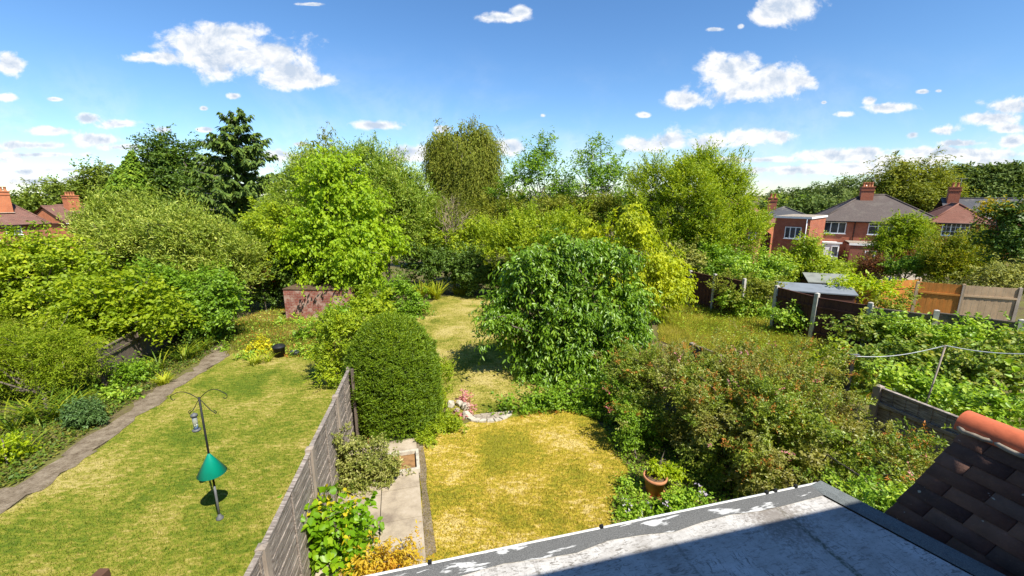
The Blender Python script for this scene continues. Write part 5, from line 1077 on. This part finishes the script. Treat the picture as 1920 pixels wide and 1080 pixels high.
plant('fruit_tree', 'yellow green dome shaped robinia in front of the grey hipped house', 'tree', LP([(1690,422,34,16),(1664,442,24,20),(1716,440,24,20),(1690,456,44,20),(1672,468,28,13),(1712,467,26,13)], 31), M['feather'], (.17,.075), 'layered', 2.2, bpt(1682,31), .12, GT, limbs=18, twigs=30)
plant('golden_shrub', 'golden conifer bush below the white barred windows', 'shrub', LP([(1795,468,40,20),(1770,486,38,26),(1822,484,34,26),(1795,508,58,22),(1828,455,16,14)], 24.5), M['golden'], (.16,.05), 'upright', 2.2, None, .1, GT, limbs=8, twigs=14)
plant('ivy_bush', 'big dark ivy covered bush with a golden yellow top at the right edge', 'shrub', LP([(1908,420,36,34),(1940,400,46,38),(1895,455,30,34),(1925,470,54,38),(1915,400,26,16)], 20), M['dark'], (.13,.085), 'broad', 2.3, None, .12, GT, limbs=10, twigs=14, extra=[('golden_top','goldtop',.9,(.14,.08),.78)])
plant('hedge', 'blue green spreading juniper hedge above the faded fence panel', 'hedge', LP([(1880,515,40,16),(1920,520,40,20),(1850,525,36,13)], 17.5), M['bluehedge'], (.14,.05), 'layered', 2.2, None, .05, GT, limbs=6, twigs=10)
plant('purple_bush', 'rounded dark purple bush left of the pale garden path', 'shrub', LP([(1638,500,22,18),(1622,510,18,12)], 27), M['purple'], (.13,.05), 'upright', 2.2, None, .04, GT, limbs=6, twigs=10)
plant('hedge', 'clipped light green garden hedge below the extension windows', 'hedge', LP([(1580,502,32,10),(1622,498,28,10),(1555,514,34,12),(1600,514,30,10)], 29), M['lime'], (.15,.08), 'broad', 2.2, None, .05, GT, limbs=4, twigs=6)
plant('shrub', 'green shrub between the purple bush and the golden conifer', 'shrub', LP([(1700,500,30,14),(1740,500,30,20),(1665,495,20,10)], 26), M['mid'], (.14,.08), 'broad', 2.2, None, .04, GT, limbs=4, twigs=6)
plant('smoke_bush', 'small red leaved bush beside the white lean to of the far right house', 'shrub', LP([(1718,485,20,9),(1730,490,14,8)], 29), M['redleaf'], (.14,.08), 'broad', 2., None, .03, GT, limbs=3, twigs=4)
plant('ivy_bush', 'yellow green ivy mound spilling over the orange fence beside the shed roofs', 'shrub', LP([(1612,535,36,9),(1648,545,28,13),(1578,530,22,7)], 18.6), M['lemon'], (.12,.07), 'layered', 2.0, None, .05, GT, limbs=6, twigs=10)
plant('ivy_bush', 'mixed green and yellow climber hanging between the two orange fences', 'shrub', LP([(1672,572,26,16),(1660,588,28,14),(1708,545,9,16)], 15), M['golden'], (.11,.06), 'broad', 1.9, None, .04, GT, limbs=6, twigs=10)
tag(sheet('garden_path', gp((1650,522), (1700,510), (1745,515), (1700,530)), .03, M['concrete']), kind='structure')

# ------------------------------------------------------------------ border plants by the left path and in our garden
BP = 'strappy border plants'
for px_, py_, n_, l_, lab in [(20,862,60,.7,'strap leaved lily clump nearest the left edge by the earth path'), (110,790,80,.8,'strap leaved iris clump left of the round dark hebe'), (60,800,90,.85,'tall strap leaved clump under the feathery tamarisk'), (140,775,60,.7,'yellowing strap leaved clump touching the round dark hebe'), (325,682,90,.65,'iris clump midway along the border beneath the hedge'), (355,668,80,.6,'iris clump where the earth path narrows'), (290,700,60,.55,'iris tuft left of the small yellow tuft'), (380,655,60,.55,'iris tuft at the far end of the earth path')]:
    strap_plant('iris_clump', lab, 'plant', G(px_,py_), n_//6, l_*1.15, .03, 'strap', .5, BP, 5, .16, 1.1)
strap_plant('grass_tuft', 'small yellow grass tuft beside the earth path', 'plant', G(302,722), 50, .38, .018, 'strapyel', .6, BP, 2, .08)
strap_plant('grass_tuft', 'pale green grass tuft at the lawn edge left of the black bin', 'plant', G(478,682), 40, .4, .02, 'strapyel', .6, BP, 3, .15)
plant('hebe', 'round dark blue green hebe beside the earth path', 'shrub', LP([(160,772,30,22),(142,778,18,15),(178,780,16,13)], 8.85), M['hebe'], (.05,.022), 'fine', 3.0, G(160,797), .02, 'border plants', limbs=6, twigs=16, bottom=-.8, tufts=0, sub=4)
plant('euphorbia', 'yellow headed spurge at the left edge beside the earth path', 'shrub', LP([(18,845,26,18),(5,860,22,18)], 7.6), M['lemon'], (.06,.028), 'upright', 2.2, G(15,875), .015, 'border plants', limbs=6, twigs=10)
for lob, Y, mt, lab in [([(245,700,30,16),(215,720,24,12)],11.2,'mid','leafy border plant between the round hebe and the irises'), ([(205,740,20,10),(232,742,20,9)],10.3,'bramble','low light green plants right of the round hebe'), ([(265,690,26,14)],12,'dark','dark leafed plant in the shade of the left fence'), ([(418,632,22,8),(425,655,16,6)],15.2,'bramble','mixed low weeds at the far end of the left lawn'), ([(392,625,28,14),(370,640,30,12)],15.5,'dark','shaded low shrub where the left hedge meets the far lawn'), ([(590,662,26,8),(470,668,18,6)],13.4,'bramble','low leafy edging plants around the black lidded bin'), ([(545,604,26,5),(585,602,22,6)],17.6,'bramble','patch of nettles at the foot of the whitewashed brick shed')]:
    plant('border_plant', lab, 'plant', LP(lob, Y), M[mt], (.09,.05), 'broad', 2.0, None, 0, 'border plants', bottom=-.9)
plant('variegated_shrub', 'cream variegated shrub spreading from the fence over the concrete path', 'shrub', LP([(680,850,40,26),(655,880,36,30),(705,880,36,26),(665,910,36,20),(725,890,22,18),(650,835,26,20),(715,900,24,14)], 6.9), M['varieg'], (.05,.024), 'fine', 2.2, G(668,925), .02, 'garden shrubs', limbs=14, twigs=40, bottom=-.8)
plant('vine_shrub', 'bright green large leaved shrub tipped with orange at the foot of the fence', 'shrub', LP([(640,960,40,22),(620,985,36,26),(665,985,28,24),(615,1025,36,26),(640,1010,36,24),(605,1000,26,30)], 5.2), M['vine'], (.10,.085), 'layered', 2.0, np.array((-2.3,5.2,0)), .02, 'garden shrubs', limbs=10, twigs=24, shape='oval', extra=[('orange_foliage','vinetip',.5,(.08,.06),.55)], bottom=-.8)
plant('acer', 'orange and yellow leaved acer below the roof edge on the concrete path', 'shrub', LP([(715,1050,36,14),(760,1040,28,16),(775,1025,16,16),(740,1058,40,12),(690,1062,22,12)], 4.75), M['acer'], (.062,.022), 'layered', 2.0, np.array((-1.5,4.7,0)), .015, 'garden shrubs', limbs=12, twigs=36, bottom=-.7)
T = plant('pot_shrub', 'lemon green shrub growing out of the terracotta pot', 'shrub', LP([(1240,879,20,8),(1260,884,15,9),(1228,876,10,7)], pp_[1]+.1), M['lemon'], (.055,.026), 'broad', 4.5, pp_+UPZ*.3, .012, 'garden shrubs', limbs=8, twigs=14, bottom=-.5, sub=0, tufts=0, clump=.5)
plant('geranium', 'mauve flowered geranium mat spreading around the terracotta pot', 'flowers', LP([(1215,952,40,6),(1272,938,34,10),(1303,930,20,12),(1180,964,24,6),(1245,954,36,7)], 6.1), M['geran'], (.05,.035), 'broad', 2.0, None, 0, 'border plants', bottom=-.9, extra=[('blossom','mauvefl',.22,(.04,.036),.25)])
plant('border_plant', 'small weedy plants on the bare soil left of the terracotta pot', 'plant', LP([(1175,905,18,10),(1190,920,20,9),(1175,935,16,9)], 6.9), M['bramble'], (.05,.03), 'broad', 1.2, None, 0, 'border plants', bottom=-.9)
plant('border_plant', 'soft green mound of foliage at the right foot of the clipped yew', 'plant', LP([(822,808,28,16),(845,795,22,12),(800,820,22,12),(830,785,18,16)], 9.0), M['midyellow'], (.05,.02), 'fine', 2.2, None, 0, 'border plants', bottom=-.9)
plant('pink_flowers', 'small pink flowers in the middle of the rockery', 'flowers', LP([(862,778,12,7)], 9.35), M['pinkfl'], (.05,.04), 'broad', 2.0, None, 0, 'border plants')
plant('pink_flowers', 'dusky pink flower spikes behind the rockery at the edge of the shade', 'flowers', LP([(872,750,5,10),(888,768,8,5)], 9.9), M['pinkfl'], (.05,.03), 'upright', .9, None, 0, 'border plants')
plant('border_plant', 'yellow green weeds along the right side of the clipped yew', 'plant', LP([(828,740,12,20),(832,700,10,22),(822,765,16,14)], 9.8), M['midyellow'], (.055,.024), 'upright', 1.8, None, 0, 'border plants', bottom=-.9)
print('LEAVES', LEAVES[0])

# ------------------------------------------------------------------ ground cover nobody could count
def weeds(name, poly, n, mat, leaf, h=.12, near=9.):
    p = scatter(poly, n, near); p[:, 2] += rng.random(len(p))*h; m = len(p)
    ax = rng.normal(size=(m, 3)); ax[:, 2] = np.abs(ax[:, 2])*.5; nr = rng.normal(size=(m, 3))*.5+UPZ
    tag(leaves(name, p, ax, nr, leaf[0]*(.6+.8*rng.random(m)), leaf[1]*(.6+.8*rng.random(m)), rng.random(m), mat), kind='stuff')
bord = gp((-60,960), (-60,800), (60,760), (180,690), (290,640), (400,600), (430,600), (425,640), (400,662), (360,688), (280,733), (200,788), (130,836), (40,903), (-40,935))
weeds('border_weeds', bord, 4000, M['dark'], (.08,.045), .10, 9); weeds('leaf_litter', bord, 9000, M['brownish'], (.07,.04), .04, 9)
mead2 = gp((1240,600), (1290,555), (1400,575), (1560,625), (1700,660), (1920,720), (1920,790), (1830,790), (1650,765), (1450,700), (1330,672))
weeds('meadow_weeds', mead2, 4000, M['bramble'], (.08,.04), .3, 10); weeds('meadow_weeds', mead2, 4000, M['feather'], (.10,.03), .3, 10)
farg = gp((410,640), (440,600), (520,574), (600,600), (640,640), (600,668), (540,672), (470,662))
weeds('far_lawn_weeds', farg, 2600, M['bramble'], (.09,.05), .08, 14); weeds('leaf_litter', farg, 4000, M['abeliatip'], (.09,.05), .03, 14)
bed = gp((972,772), (1000,756), (1065,742), (1130,740), (1180,770), (1160,800), (1110,786), (1065,774), (1000,780), (978,786))
weeds('border_weeds', bed, 3500, M['mid'], (.07,.035), .16, 10); weeds('leaf_litter', bed, 1500, M['abeliatip'], (.05,.03), .03, 10)
rb = gp((1150,1010), (1145,960), (1160,910), (1180,885), (1150,850), (1130,800), (1250,800), (1400,930), (1300,985))
weeds('border_weeds', rb, 3500, M['geran'], (.05,.03), .08, 7); weeds('leaf_litter', rb, 3000, M['brownish'], (.05,.03), .03, 7)
